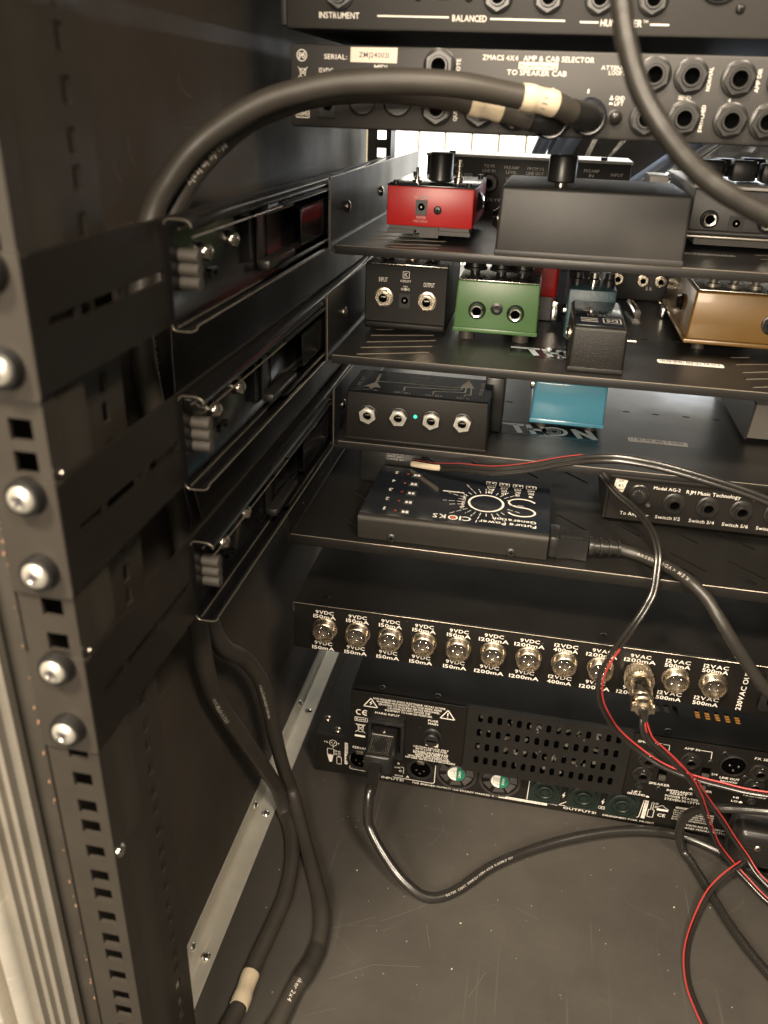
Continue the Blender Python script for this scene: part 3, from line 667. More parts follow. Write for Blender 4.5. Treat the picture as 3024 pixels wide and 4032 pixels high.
t = thing('effects_pedal', (31, 67, 50), 'dark grey multi-knob pedal with black ringed jacks at the right end of the top tray', 'effects pedal')
part('enclosure', MB().box(26.4, 38, 67, 82, 50.95, 54.2, .12), 'pedal_grey', t)
part('top_plate', MB().box(26.3, 38.1, 67.6, 84, 54.2, 54.42, .05), 'white_paint', t)
part('bottom_flange', MB().box(26.2, 38.2, 66.7, 82.3, 50.85, 51.0, .04), 'silver_paint', t)
part('skirting', MB().lathe((26.3, 67.0, 51.2), (1, 0, 0), [(.22, 0), (.22, 11.8)], 12, True, True), 'pedal_grey', t)
part('rubber_feet', MB().box(27, 37.8, 67.2, 80, 50.3, 50.85), 'rubber', t)
cap_jack(t, 27.75, 67, 52.15); cap_jack(t, 31.8, 67, 52.1)
dc_socket(t, 29.7, 67, 51.9, 1.1, 1.1, .28)
for k, (x, y) in enumerate(((27.9, 71), (29.9, 69.5), (31.9, 69), (33.6, 69), (29.3, 74), (31.4, 74), (33.6, 74))):
    part('knob', MB().box(x-.85, x+.85, y-.7, y+.9, 54.7, 56.0+.12*(k % 2), .14, 2), 'plastic_black', t)
part('side_foot', MB().box(24.0, 25.5, 76, 80, 53.6, 54.4, .05), 'white_paint', t)

t = thing('preamp_box', (13.5, 83, 50.3), 'wide black box with line in and preamp print at the back of the top tray', 'preamp')
part('enclosure', MB().box(4.2, 23.0, 83, 90, 50.1, 54.9, .12), 'device_face', t)
part('lid', MB().box(4.1, 23.1, 82.9, 90.1, 54.75, 54.98, .04), 'white_paint', t)
f = FY(83)
lettering(t, lambda mb: [mb.text(f, s, x-w/2, x+w/2, z, z+.26) for s, x, z, w in (('REMOTE', 6.9, 53.9, 1.5), ('TO PS', 10.1, 53.95, 1.0), ('LINE IN', 10.1, 53.55, 1.2), ('PREAMP', 12.2, 53.9, 1.4), ('LEVEL', 12.2, 53.5, 1.0), ('FROM PS', 14.4, 53.9, 1.5), ('LINE OUT', 14.4, 53.5, 1.6), ('AMP', 17.4, 54.0, .8), ('PREAMP', 19.5, 53.95, 1.4), ('IN', 19.5, 53.55, .4), ('INPUT', 21.8, 53.7, 1.1), ('FRYETTE', 11.3, 51.0, 2.3), ('GND', 8.2, 53.1, .8), ('LIFT', 12.2, 52.9, .8))], 'ink')
for x in (6.7, 10.2, 14.2): jack(t, x, 83, 52.6, 1.1)
for x in (6.5, 20.5): part('lid_screw', MB().cyl((x, 83.6, 54.95), (0, 0, 1), .3, .3, 12), 'plastic_black', t)

# ================================================================== TRAY 2
t = thing('effects_pedal', (5.5, 65, 42.3), 'black pedal with INPUT and OUTPUT silver jacks at the left end of the middle tray', 'effects pedal')
part('enclosure', MB().box(2.28, 8.9, 65.0, 74.5, 42.95, 47.65, .08, 1), 'device_dark', t)
part('base_cover', MB().box(2.24, 8.94, 64.85, 74.6, 42.55, 43.2, .22, 3), 'device_dark', t)
part('top_plate', MB().box(2.32, 8.86, 65.02, 74.48, 47.62, 47.72, .02), 'zinc', t)
for x, z in ((3.85, 45.1), (7.35, 45.0)): jack(t, x, 65.0, z, .98, 'nickel', True, rot=10, washer=True)
dc_socket(t, 5.55, 65.0, 44.9, .9, 1.1, .28)
f = FY(65.0)
lettering(t, lambda mb: (mb.text(f, 'INPUT', 3.4, 4.1, 46.3, 46.65), mb.text(f, 'OUTPUT', 7.0, 7.88, 46.12, 46.45), mb.path(f, [(5.33, 46.7), (5.83, 46.7), (5.83, 47.2), (5.33, 47.2)], .05, True), mb.text(f, 'K', 5.45, 5.73, 46.8, 47.1), mb.text(f, 'KEELEY', 5.15, 6.0, 46.38, 46.55), mb.text(f, '9VDC', 5.38, 5.75, 45.98, 46.1), mb.ring(f, (5.3, 45.82), .08, .03), mb.ring(f, (5.57, 45.82), .08, .06), mb.ring(f, (5.82, 45.82), .08, .03), mb.seg(f, (5.3, 45.82), (5.82, 45.82), .03)))
for x in (3.5, 5.6, 7.3): part('knob', MB().lathe((x, 68, 47.7), (0, 0, 1), [(.55, 0), (.55, .1), (.35, .14), (.35, .3), (.62, .32), (.62, .8)], 20, False, True), 'nickel' if x == 5.6 else 'plastic_black', t)

t = thing('effects_pedal', (12.9, 64.5, 43), 'green pedal with two chrome jacks on the middle tray', 'effects pedal')
bb = MB(); bb.box(9.62, 16.2, 64.6, 76, 43.0, 46.95, .14, 3, taper=.1); part('enclosure', bb, 'green_paint', t)
part('base_cover', MB().box(9.56, 16.26, 64.5, 76.1, 42.95, 43.32, .1), 'green_paint', t)
part('top_plate', MB().box(9.8, 16.0, 64.8, 75.9, 46.93, 47.0, .02), 'zinc', t)
cap_jack(t, 11.4, 64.65, 44.7, 1.05); cap_jack(t, 14.4, 64.65, 44.65, 1.05)
part('power_socket', MB().lathe((12.92, 64.65, 44.9), (0, -1, 0), [(.48, 0), (.48, .06), (.28, .10), (.27, .02), (.09, .0), (.09, .12), (.01, .12)], 22), 'plastic_black', t)
for x in (10.8, 12.9, 14.6): part('knob', MB().lathe((x, 67.5, 47.0), (0, 0, 1), [(.4, 0), (.4, .35), (.95, .36), (.95, .55), (.85, .62), (.80, 1.2)], 12 if x != 12.9 else 24, False, True), 'plastic_black', t)
part('rubber_feet', MB().cyl((10.7, 65.3, 42.35), (0, 0, 1), .65, .6).cyl((15.0, 65.3, 42.35), (0, 0, 1), .65, .6), 'rubber', t)

t = thing('effects_pedal', (20.5, 58, 42.3), 'narrow textured black mini pedal at the front edge of the middle tray', 'effects pedal')
bb = MB(); bb.box(18.6, 22.5, 58.1, 67.2, 42.33, 45.55, .24, 3, taper=.06); part('enclosure', bb, 'wrinkle_grey', t)
part('base_cover', MB().box(18.58, 22.52, 58.05, 67.25, 42.33, 42.72, .1), 'wrinkle_grey', t)
part('face_plate', MB().box(18.85, 22.2, 58.6, 66.9, 45.53, 45.6, .02), 'gloss_print', t)
ft = FT(45.6)
def tx(mb):
    mb.text(ft, 'YFE-M', 19.7, 21.5, 61.6, 62.3, 180); mb.path(ft, [(20.8, 59.6), (22.0, 59.6), (22.0, 61.0), (20.8, 61.0)], .08, True); mb.text(ft, 'DS', 21.0, 21.8, 59.9, 60.7, 180)
    for k in range(3): mb.seg(ft, (19.2, 59.8+k*.5), (20.4, 59.8+k*.5), .22)
    mb.ring(ft, (21.6, 64.6), .22, .06); mb.ring(ft, (21.6, 63.4), .22, .06)
lettering(t, tx, 'ink_dim')
part('foot_button', MB().disc(ft, (19.8, 64.6), .28, lift=.02).disc(ft, (19.6, 63.2), .22, lift=.02), 'label_cream', t)
part('side_jack', MB().lathe((18.6, 60.2, 44.6), (-1, 0, 0), [(.55, 0), (.55, .15), (.4, .3), (.3, .3), (.28, .1)], 20), 'nickel', t)
part('side_pin', MB().cyl((22.45, 59.4, 44.5), (1, 0, 0), .13, .75, 12, b=.04), 'nickel', t)
part('side_jack', MB().lathe((22.45, 61.2, 44.6), (1, 0, 0), [(.45, 0), (.45, .15), (.3, .3)], 20, False, True), 'plastic_black', t)

t = thing('effects_pedal', (20.2, 67.5, 42.3), 'hammered dark teal pedal standing behind the textured black mini pedal', 'effects pedal')
part('enclosure', MB().box(18.35, 22.1, 67.5, 78, 42.35, 46.35, .14, 3), 'teal_hammer', t)
for x in (19.0, 20.3, 21.5): part('knob', MB().lathe((x, 69.5, 46.35), (0, 0, 1), [(.5, 0), (.5, .5), (.4, .6), (.38, 1.0)], 16, False, True), 'chrome' if x == 20.3 else 'plastic_black', t)
part('side_jack', MB().lathe((18.35, 69.2, 44.3), (-1, 0, 0), [(.5, 0), (.5, .2), (.35, .35)], 20, False, True), 'chrome', t)
t = thing('effects_pedal', (16.9, 73, 44.5), 'deep red pedal half hidden behind the green pedal on the middle tray', 'effects pedal')
part('enclosure', MB().box(13.2, 17.55, 73, 83, 44.35, 48.2, .3, 3), 'red_paint', t)
part('base_cover', MB().box(13.3, 17.4, 73.2, 82.8, 42.4, 44.4), 'plastic_black', t)
t = thing('patch_plug', (17.7, 71, 42.3), 'small chrome patch plug lying by the dark teal pedal on the middle tray', 'plug')
part('barrel', MB().box(17.2, 17.75, 70.5, 71.6, 43.0, 44.6, .08), 'chrome', t)
t = thing('effects_pedal', (32, 67, 42.3), 'metallic gold pedal at the right of the middle tray', 'effects pedal')
bb = MB(); bb.box(27.75, 40, 66.9, 82, 43.2, 46.95, .2, 3, taper=.22); part('enclosure', bb, 'gold_paint', t)
part('base_cover', MB().box(27.55, 40.2, 66.6, 82.2, 42.95, 43.3, .1), 'gold_paint', t)
part('face_plate', MB().box(28.2, 39.5, 67.4, 81.5, 46.93, 47.0, .02), 'zinc', t)
part('side_jack', MB().lathe((27.8, 71.5, 45.2), (-1, 0, 0), [(.72, 0), (.75, .1), (.6, .2), (.5, .5), (.35, .5), (.3, .1)], 6), 'chrome', t)
for x in (29.4, 31.0, 32.6, 34.2): part('knob', MB().lathe((x, 69.3, 47.0), (0, 0, 1), [(.6, 0), (.6, .25), (.35, .3), (.35, .5), (.6, .55), (.6, 1.1)], 16, False, True), 'silver_paint', t)
jack(t, 33.9, 66.95, 44.8, 1.0, 'plastic_black')
part('clear_feet', MB().cyl((29, 68, 42.32), (0, 0, 1), .5, .65).cyl((38.5, 68, 42.32), (0, 0, 1), .5, .65), 'rubber', t)
t = thing('patch_plug', (25, 79, 42.3), 'angled chrome patch plug standing behind the mini pedals', 'plug')
part('barrel', MB().tube([Vector((24.6, 81, 42.9)), Vector((24.8, 79, 42.9)), Vector((25.0, 77.2, 42.7))], .35), 'chrome', t)
t = thing('patch_plug', (27.4, 79, 42.3), 'flat chrome patch plug beside the gold pedal', 'plug')
part('barrel', MB().box(27.1, 27.5, 77.5, 81.5, 42.4, 43.3, .1), 'chrome', t)
t = thing('rear_unit', (26, 85, 42.3), 'black unit with small jacks at the very back of the middle tray', 'audio unit')
part('enclosure', MB().box(22.6, 37, 85, 92, 42.4, 46.5, .1), 'device_face', t)
for x in (23.5, 25.9, 27.6): jack(t, x, 85, 44.3, .75, 'nickel')
lettering(t, lambda mb: mb.text(FY(85), '5 R', 26.3, 26.9, 43.4, 43.7))

# ================================================================== TRAY 3
t = thing('line_mixer', (7.8, 59.8, 34.7), 'wide black mixer box with four silver jacks and a green light on the lowest tray', 'line mixer')
bb = MB(); bb.box(2.0, 13.35, 59.75, 65.6, 34.75, 38.75, .15, 3, taper=.08); part('enclosure', bb, 'device_dark', t)
part('base_cover', MB().box(1.95, 13.4, 59.68, 65.65, 34.72, 35.0, .08), 'device_dark', t)
ftz = 38.78
part('face_plate', MB().prism(FT(ftz), rrect(2.1, 13.25, 59.9, 65.5, .35), 0, .05), 'gloss_print', t)
ft = FT(ftz+.05)
# printed routing diagram: coordinates measured on the lid
def q(x, y): return (2.1+(x-2.2)*.985, 59.9+(y-58.1)*.97)
def tx(mb):
    def ln(pts, w=.13): mb.path(ft, [q(*p) for p in pts], w)
    mb.flat(ft, [q(3.3, 59.2), q(4.75, 59.2), q(4.1, 60.7)]); mb.flat(ft, [q(3.85, 58.8), q(4.15, 58.8), q(4.2, 59.2), q(3.8, 59.2)])
    ln([(4.1, 60.4), (4.0, 63.0)], .22)
    mb.flat(ft, [q(10.9, 61.2), q(12.1, 61.2), q(11.6, 62.9), q(11.3, 62.9)]); mb.seg(ft, q(11.45, 62.8), q(11.45, 63.4), .2)
    ln([(4.1, 60.9), (10.9, 61.05)]); ln([(6.65, 58.9), (6.55, 60.0), (11.1, 60.55), (11.1, 61.2)]); ln([(9.0, 58.9), (9.0, 59.6), (11.45, 59.95), (11.45, 61.2)]); ln([(11.5, 58.9), (11.55, 59.4), (11.95, 59.4), (11.85, 61.2)])
    for s, a, b in (('DRY IN', 3.5, 4.6), ('WET IN 1', 5.9, 7.2), ('WET IN 2', 8.4, 9.8), ('WET IN 3', 10.9, 12.2)): mb.text(ft, s, q(a, 0)[0], q(b, 0)[0], q(0, 58.3)[1], q(0, 58.65)[1])
    mb.text(ft, 'MIXER LINE', q(12.55, 0)[0], q(12.85, 0)[0], q(0, 59.6)[1], q(0, 63)[1], 90); mb.text(ft, 'WET DRY', q(2.7, 0)[0], q(3.0, 0)[0], q(0, 59.4)[1], q(0, 61.8)[1], 90)
    mb.text(ft, 'SHAPE 2', q(7.3, 0)[0], q(8.6, 0)[0], q(0, 62.6)[1], q(0, 63.1)[1])
lettering(t, tx, 'ink_mid')
for k, x in enumerate((3.85, 6.32, 8.93, 11.36)): jack(t, x, 59.78, 36.95+.02*k, 1.0, 'bolt_zinc', True, rot=(40, 5, 25, 15)[k], washer=False)
for k, x in enumerate((3.85, 6.32, 8.93, 11.36)): part('socket_collar', MB().lathe((x, 59.78, 36.95+.02*k), (0, -1, 0), [(.82, 0), (.80, .08), (.7, .1), (.7, .0)], 28), 'plastic_black', t)
part('status_light', MB().dome((7.64, 59.76, 37.15), (0, -1, 0), .16, .1, 14, 4), 'led_green', t)
t = thing('power_adapter', (13.9, 64.5, 34.7), 'dark brown block standing behind the right end of the mixer box', 'adapter')
part('body', MB().box(12.6, 14.2, 64.5, 68, 34.75, 39.4, .15), 'plastic_nut', t)

t = thing('effects_pedal', (19.6, 66, 34.7), 'glossy teal blue pedal on the lowest tray', 'effects pedal')
bb = MB(); bb.box(16.5, 22.6, 66.6, 78, 35.25, 38.85, .2, 3, taper=.08); part('enclosure', bb, 'teal_paint', t)
part('base_cover', MB().box(16.45, 22.65, 66.5, 78.1, 35.2, 35.6, .12), 'teal_paint', t)
part('face_plate', MB().box(16.7, 22.4, 66.8, 77.8, 38.84, 38.9, .02), 'white_paint', t)
part('rubber_feet', MB().cyl((17.5, 67.6, 34.72), (0, 0, 1), .5, .5).cyl((21.6, 67.6, 34.72), (0, 0, 1), .5, .5), 'rubber', t)
part('side_jack', MB().lathe((16.5, 68, 38.2), (-1, 0, 0), [(.5, 0), (.5, .2), (.3, .3)], 20, False, True), 'nickel', t)
t = thing('effects_pedal', (36, 68, 34.7), 'brushed silver wedge pedal at the right end of the lowest tray', 'effects pedal')
part('enclosure', MB().prism(FX0, [(68.2, 35.1), (67.5, 38.2), (80, 39.6), (82, 35.1)], 34.4, 42), 'silver_paint', t)
part('side_cheek', MB().prism(FX0, [(68.1, 35.0), (67.4, 38.3), (80, 39.7), (82, 35.0)], 34.2, 34.4), 'pedal_grey', t)

# ================================================================== FIXED SHELF
t = thing('rack_shelf', (20, 51, 29.5), 'fixed black rack shelf with diagonal slots holding the power supply', 'shelf')
hs = []
for x, y in ((23.5, 59.4), (27.7, 59.4), (31.8, 59.4), (35.9, 59.4), (27.7, 55.1), (31.7, 55.0), (35.8, 55), (19.5, 59.3), (19.9, 68.4), (24, 68.4), (28, 68.4), (3.1, 59.4), (3.1, 54.9), (7.3, 68.4), (11.6, 68.4), (15.6, 68.4)):
    hs.append(slot((x, y), (x+2.1, y-2.15), .26))
for x, y in ((28.6, 54.1), (32.7, 54.0), (36.6, 54)): hs.append(slot((x-.5, y-1.2), (x+.1, y-1.9), .55))
part('floor_plate', MB().plate(FT(30.3), [(.1, 51.05), (43.2, 51.05), (43.2, 90), (.1, 90)], hs, -.15, 0), 'powder', t)
part('front_lip', MB().box(0, 43.3, 50.9, 51.07, 29.5, 30.32, .07), 'powder', t)
part('edge_glint', MB().tube([Vector((.05, 50.93, 30.31)), Vector((43.2, 50.93, 30.31))], .025, 6), 'glint_steel', t)  # painted highlight line along the shelf lip
part('side_wall', MB().prism(FX(-.02), [(51.0, 29.5), (51.0, 31.8), (51.5, 32.2), (90, 32.2), (90, 29.5)], -.14, 0), 'powder', t)
part('side_wall', MB().prism(FX(43.4), [(51.0, 29.5), (51.0, 31.8), (51.5, 32.2), (90, 32.2), (90, 29.5)], -.14, 0), 'powder', t)
for yy in (54.5, 60, 66): part('wall_rivet', MB().dome((.0, yy, 31.2), (1, 0, 0), .09, .05, 8, 3), 'zinc', t)

# pedalboard power supply
t = thing('power_supply', (12, 52, 30.3), 'black power supply brick lying on the fixed shelf with white starburst print on top', 'power supply')
sec = [(51.62, 30.36), (51.40, 31.9), (51.42, 32.15), (51.55, 32.29), (51.75, 32.33), (60.6, 32.33), (60.6, 30.36)]
part('enclosure', MB().prism(FX0, sec, 5.0, 18.68), 'sparkle_grey', t, 50)
ft = FT(32.36)
part('top_print_panel', MB().box(5.02, 18.66, 51.78, 60.58, 32.33, 32.36), 'gloss_print', t)
part('end_plate', MB().box(18.66, 18.72, 51.7, 60.55, 30.4, 32.3), 'plastic_black', t)
for x in (7.5, 16.2):
    o = screw(t, x, 51.56, 30.66, (0, -1, .12), .36, 'plastic_black', .1)
def tx(mb):
    for n_, x, y in (('5', 6.3, 59.2), ('4', 6.35, 57.55), ('3', 6.4, 55.9), ('2', 6.45, 54.25), ('1', 6.6, 52.6)): mb.text(ft, n_, x, x+(.28 if n_ != '1' else .14), y, y+.5, 180)
    c = (13.95, 55.6)
    mb.ring(ft, c, 1.28, .17, 44, ry=1.40)
    for k in range(28):
        a = 2*math.pi*k/28+.08; d = Vector((math.cos(a), math.sin(a)))
        L = 2.15+1.3*(.5+.5*math.sin(k*2.3)); L = min(L, 3.6)
        if abs(d.x) > .93 and d.x > 0: L = min(L, 3.7)
        for s0, s1 in ((1.75, 2.2), (2.35, 2.8), (2.95, L)):
            if s1 <= s0 or s0 > L: continue
            p0 = Vector(c)+d*s0; p1 = Vector(c)+d*min(s1, L)
            if 53.9 < p0.y < 57.2 and p0.x > 15.3 and k % 2: continue
            if p1.y < 51.9 or p0.y < 51.9 or p1.y > 60.4: continue
            mb.seg(ft, tuple(p0), tuple(p1), .05)
    # S (upside down, thin stroke)
    S = []
    for i in range(23):
        a = math.radians(-160+i*(250/22)); S.append((0.95*math.cos(a), -.72+.72*math.sin(a)))
    S2 = [(-x, -y) for x, y in reversed(S)]
    pts = [(16.62+x, 55.53+y*1.02) for x, y in S]+[(16.62+x, 55.53+y*1.02) for x, y in S2]
    S = []
    for i in range(40):
        u = i/39
        if u < .5: a = math.radians(20+ (u/.5)*250); S.append((math.cos(a)*1.0, .74+.74*math.sin(a)))
        else: a = math.radians(90-((u-.5)/.5)*250); S.append((math.cos(a)*1.0, -.74+.74*math.sin(a)))
    mb.path(ft, [(16.62-x, 55.53-y) for x, y in S], .15)
    mb.seg(ft, (10.5, 57.0), (12.15, 57.0), .16); mb.text(ft, 'POWER SUPPLY', 12.15, 12.38, 54.3, 56.85, 90)
    mb.text(ft, 'KS', 10.3, 11.25, 52.32, 52.95, 180); mb.text(ft, 'CI', 12.25, 13.1, 52.32, 52.95, 180); mb.ring(ft, (11.78, 52.63), .30, .12, 24, ry=.3)
    mb.text(ft, 'Future Power', 13.65, 17.75, 52.35, 52.78, 180); mb.text(ft, 'Generation', 14.6, 17.75, 53.02, 53.42, 180)
    for x in (13.7, 14.75, 15.8, 16.83):
        mb.path(ft, [(x, 59.0), (x+.74, 59.0), (x+.74, 59.6), (x, 59.6)], .07, True); mb.flat(ft, [(x+.14, 59.25), (x+.3, 59.25), (x+.3, 59.5), (x+.14, 59.5)]); mb.flat(ft, [(x+.44, 59.25), (x+.6, 59.25), (x+.6, 59.5), (x+.44, 59.5)])
        mb.text(ft, '660', x+.1, x+.66, 58.45, 58.8, 180); mb.text(ft, 'DC', x+.18, x+.6, 57.95, 58.3, 180); mb.text(ft, {13.7: '18', 14.75: '15', 15.8: '12', 16.83: '9'}[x], x+.22, x+.55, 57.45, 57.8, 180)
lettering(t, tx)
part('red_dot', MB().disc(ft, (11.78, 52.63), .17, lift=.014), 'ink_red', t)
for i, (x, y) in enumerate(((7.37, 59.4), (7.39, 57.66), (7.46, 55.98), (7.5, 54.37), (7.52, 52.71))):
    part('indicator', MB().dome((x, y, 32.36), (0, 0, 1), .11, .04, 12, 3), 'led_red', t)
    o = part('dip_switch', MB().plate(ft, [(x+.36, y-.38), (x+1.14, y-.38), (x+1.14, y+.26), (x+.36, y+.26)], [[(x+.42, y-.32), (x+1.08, y-.32), (x+1.08, y+.2), (x+.42, y+.2)]], -.02, .05), 'plastic_black', t)
    part('lever', MB().box(x+.52, x+.72, y-.3, y-.05, 32.36, 32.44).box(x+.8, x+1.0, y-.3, y-.05, 32.36, 32.44), 'label_white', o)
# white-tipped twin lead leaving behind the supply is built with the cables

t = thing('switch_interface', (29, 59, 30.4), 'small black relay box with hex jacks and Model AG-2 print on the fixed shelf', 'switcher box')
part('enclosure', MB().box(23.1, 38.5, 59.05, 68, 30.65, 34.2, .05, 1), 'device_dark', t)
part('side_flange', MB().box(22.9, 23.1, 59.2, 67, 30.6, 34.35), 'device_dark', t)
part('top_lip', MB().box(23.0, 38.6, 58.85, 59.1, 34.15, 34.4, .04), 'device_dark', t)
part('rubber_feet', MB().box(23.6, 38, 60, 67, 30.32, 30.66), 'rubber', t)
f = FY(59.05)
def tx(mb):
    for s, a, b, z0, z1 in (('Model AG-2', 26.3, 28.25, 33.5, 33.75), ('RJM Music Technology', 28.7, 32.6, 33.43, 33.72), ('www.rjmmusic.com', 33.45, 36.9, 33.4, 33.68), ('To Amplifier', 24.15, 26.3, 31.1, 31.38), ('Switch 1/2', 26.8, 28.65, 31.1, 31.38), ('Switch 3/4', 29.3, 31.15, 31.1, 31.38), ('Switch 5/6', 31.73, 33.62, 31.1, 31.38), ('Switch 7/8', 34.2, 36.0, 31.1, 31.38)): mb.text(f, s, a, b, z0, z1, bold=0)
lettering(t, tx)
din(t, 25.3, 59.05, 32.95, .82, pins=7)
for x in (27.97, 30.44, 32.86, 35.3): jack(t, x, 59.05, 32.5, 1.08, rot=0)
part('screw', MB().cyl((24.5, 59.05, 32.1), (0, -1, 0), .14, .08, 10).cyl((26.1, 59.05, 32.15), (0, -1, 0), .16, .1, 10), 'chrome', t)
o = part('test_sticker', MB().flat(f, [(23.35, 33.1), (24.1, 32.98), (24.33, 34.0), (23.45, 34.08)], .01), 'label_cream', t)
part('lettering', MB().text(f, '45', 23.65, 24.1, 33.38, 33.65, lift=.018).text(f, 'TEST', 23.6, 24.1, 33.12, 33.26, lift=.018).text(f, 'AT', 23.7, 24.05, 33.78, 33.95, lift=.018).ring(f, (23.87, 33.52), .38, .03, lift=.017), 'ink_dark', o)

# transformer block half hidden under the lowest tray
t = thing('adapter_plug', (5, 62, 30.3), 'black mains adapter in the gloom behind the power supply brick', 'adapter')
part('body', MB().box(2.9, 8.2, 61.5, 66, 30.35, 33.6, .2), 'plastic_black', t)
lettering(t, lambda mb: [mb.text(FY(61.5), s, 5.2, 6.6, 33.05-.25*i, 33.2-.25*i) for i, s in enumerate(('AC ADAPTER', 'INPUT 230V', 'MADE IN'))], 'ink_dim')

# ================================================================== POWER DISTRIBUTION UNIT
t = thing('power_distributor', (21, 51.3, 19.8), 'low black rack unit with a row of round metal pin connectors labelled 9VDC to 12VAC', 'rack unit')
part('case', MB().box(0, 43.3, 51.45, 80, 19.85, 24.1, .05, 1), 'powder_fine', t)
part('rear_panel', MB().box(.05, 43.25, 51.3, 51.46, 19.9, 24.0, .05), 'powder_fine', t)
part('edge_return', MB().box(0, 43.3, 51.24, 51.5, 23.98, 24.14, .05, 2), 'powder_fine', t)
part('edge_glint', MB().tube([Vector((.05, 51.25, 24.13)), Vector((43.2, 51.25, 24.13))], .02, 6), 'glint_steel', t)  # pale strip painting the highlight on the top edge
part('paint_chip', MB().box(.03, .15, 51.22, 51.3, 23.3, 24.05), 'zinc', t)
CX = [2.61, 5.24, 7.83, 10.45, 13.11, 15.76, 18.43, 21.09, 23.72, 26.46, 29.11, 31.74]
LB = [('9VDC', '150mA')]*5+[('9VDC', '1200mA')]*2+[('12VDC', '400mA')]+[('9VAC', '1200mA')]*2+[('12VAC', '500mA')]*2
f = FY(51.3)
def tx(mb):
    for x, (a, b) in zip(CX, LB):
        wa = .72 if len(a) == 4 else .86; wb = .9 if len(b) == 5 else 1.12
        mb.text(f, a, x-.05-wa, x-.05+wa, 23.36, 23.66, lift=.014); mb.text(f, b, x-.05-wb, x-.05+wb, 22.96, 23.27, lift=.014)
        mb.text(f, a, x-.15-wa, x-.15+wa, 20.44, 20.76, lift=.014); mb.text(f, b, x-.15-wb, x-.15+wb, 19.98, 20.3, lift=.014)
    mb.text(f, '230VAC OUT', 33.72, 34.08, 20.0, 23.6, 90)
lettering(t, tx)
def conn(x, pins, zc=22.05):
    y = 51.3
    o = link('pin_connector', kit('gx', 'pin_connector', lambda mb: mb.lathe((0, 0, 0), (0, -1, 0), [(.98, 0), (.98, .06), (.90, .08)]+[(.86+.04*(k % 2), .1+.06*k) for k in range(10)]+[(.85, .72), (.82, .74), (.76, .74), (.74, .70), (.74, .15)], 32), 'nickel', 60), t, (x, y, zc))
    link('insert', kit('gxi', 'insert', lambda mb: mb.cyl((0, 0, 0), (0, -1, 0), .75, .17, 28), 'insert_brown'), o, (x, y, zc))
    ang = [90+72*k for k in range(5)] if pins == 5 else [45+90*k for k in range(4)]
    for a in ang:
        a = math.radians(a+180); link('pin', kit('gxp', 'pin', lambda mb: mb.cyl((0, -.1, 0), (0, -1, 0), .085, .42, 10, b=.03), 'chrome'), o, (x+.38*math.cos(a), y, zc+.38*math.sin(a)))
    o.rotation_euler = (0, ((x*3.7) % 1-.5)*.35, 0)
    link('key', kit('gxk', 'key', lambda mb: mb.box(-.08, .08, -.66, -.1, .62, .74), 'nickel'), o, (x, y, zc))
for x, l in zip(CX, LB):
    conn(x, 5 if 'VDC' in l[0] else 4)
for x in (2.4, 23.7): screw(t, x, 52.5, 24.1, (0, 0, 1), .3, 'powder_fine', .05)
# mains outlet at right
part('mains_outlet', MB().plate(f, rrect(35.1, 39, 20.4, 23.7, .3), [rrect(35.6, 38.5, 20.8, 23.3, .4)], 0, .25), 'plastic_black', t)
part('outlet_well', MB().box(35.6, 38.5, 51.25, 51.31, 20.8, 23.3), 'hole', t)

# metal screw plug on the tenth connector
t = thing('round_plug', (26.46, 51, 22.05), 'nickel screw plug with cable clamp fitted to the tenth round connector', 'plug')
c = (26.46, 50.5, 22.05)
kn = [(1.0, 0), (1.06, .05)]
part('knurled_ring', MB().lathe((26.46, 50.95, 22.05), (0, -1, 0), [(.9, -.1), (1.0, 0), (1.02, .1), (1.02, .9), (.95, 1.0), (.85, 1.02)], 48), 'nickel', t, 20)
mb = MB()
for k in range(36):
    a = 2*math.pi*k/36; p = Vector((26.46+1.03*math.cos(a), 50.85, 22.05+1.03*math.sin(a))); mb.tube([p, p+Vector((math.cos(a+1.57)*.09, -.78, math.sin(a+1.57)*.09))], .035, 5)
part('knurling', mb, 'nickel', t)
part('barrel', MB().lathe((26.46, 49.95, 22.05), (0, -1, 0), [(.84, 0), (.82, .1), (.82, 1.7), (.74, 1.85), (.7, 1.9)], 32), 'nickel', t)
part('clamp', MB().lathe((26.46, 48.1, 22.05), (0, -1, 0), [(.66, 0), (.66, .12), (.72, .15), (.72, .45), (.6, .5), (.6, 1.0), (.42, 1.05), (.40, 1.25), (.3, 1.25)], 28, False, True).box(25.65, 25.95, 47.1, 47.7, 21.75, 22.35, .05).box(26.97, 27.27, 47.1, 47.7, 21.75, 22.35, .05), 'nickel', t)
part('clamp_screw', MB().cyl((25.75, 47.4, 22.3), (0, 0, 1), .15, .2, 10).cyl((27.15, 47.4, 22.3), (0, 0, 1), .15, .2, 10), 'chrome', t)
part('boot', MB().lathe((26.46, 46.9, 22.05), (0, -1, 0), [(.32, -.1), (.30, .4), (.22, .9)], 16, True, True), 'cable_gloss', t)

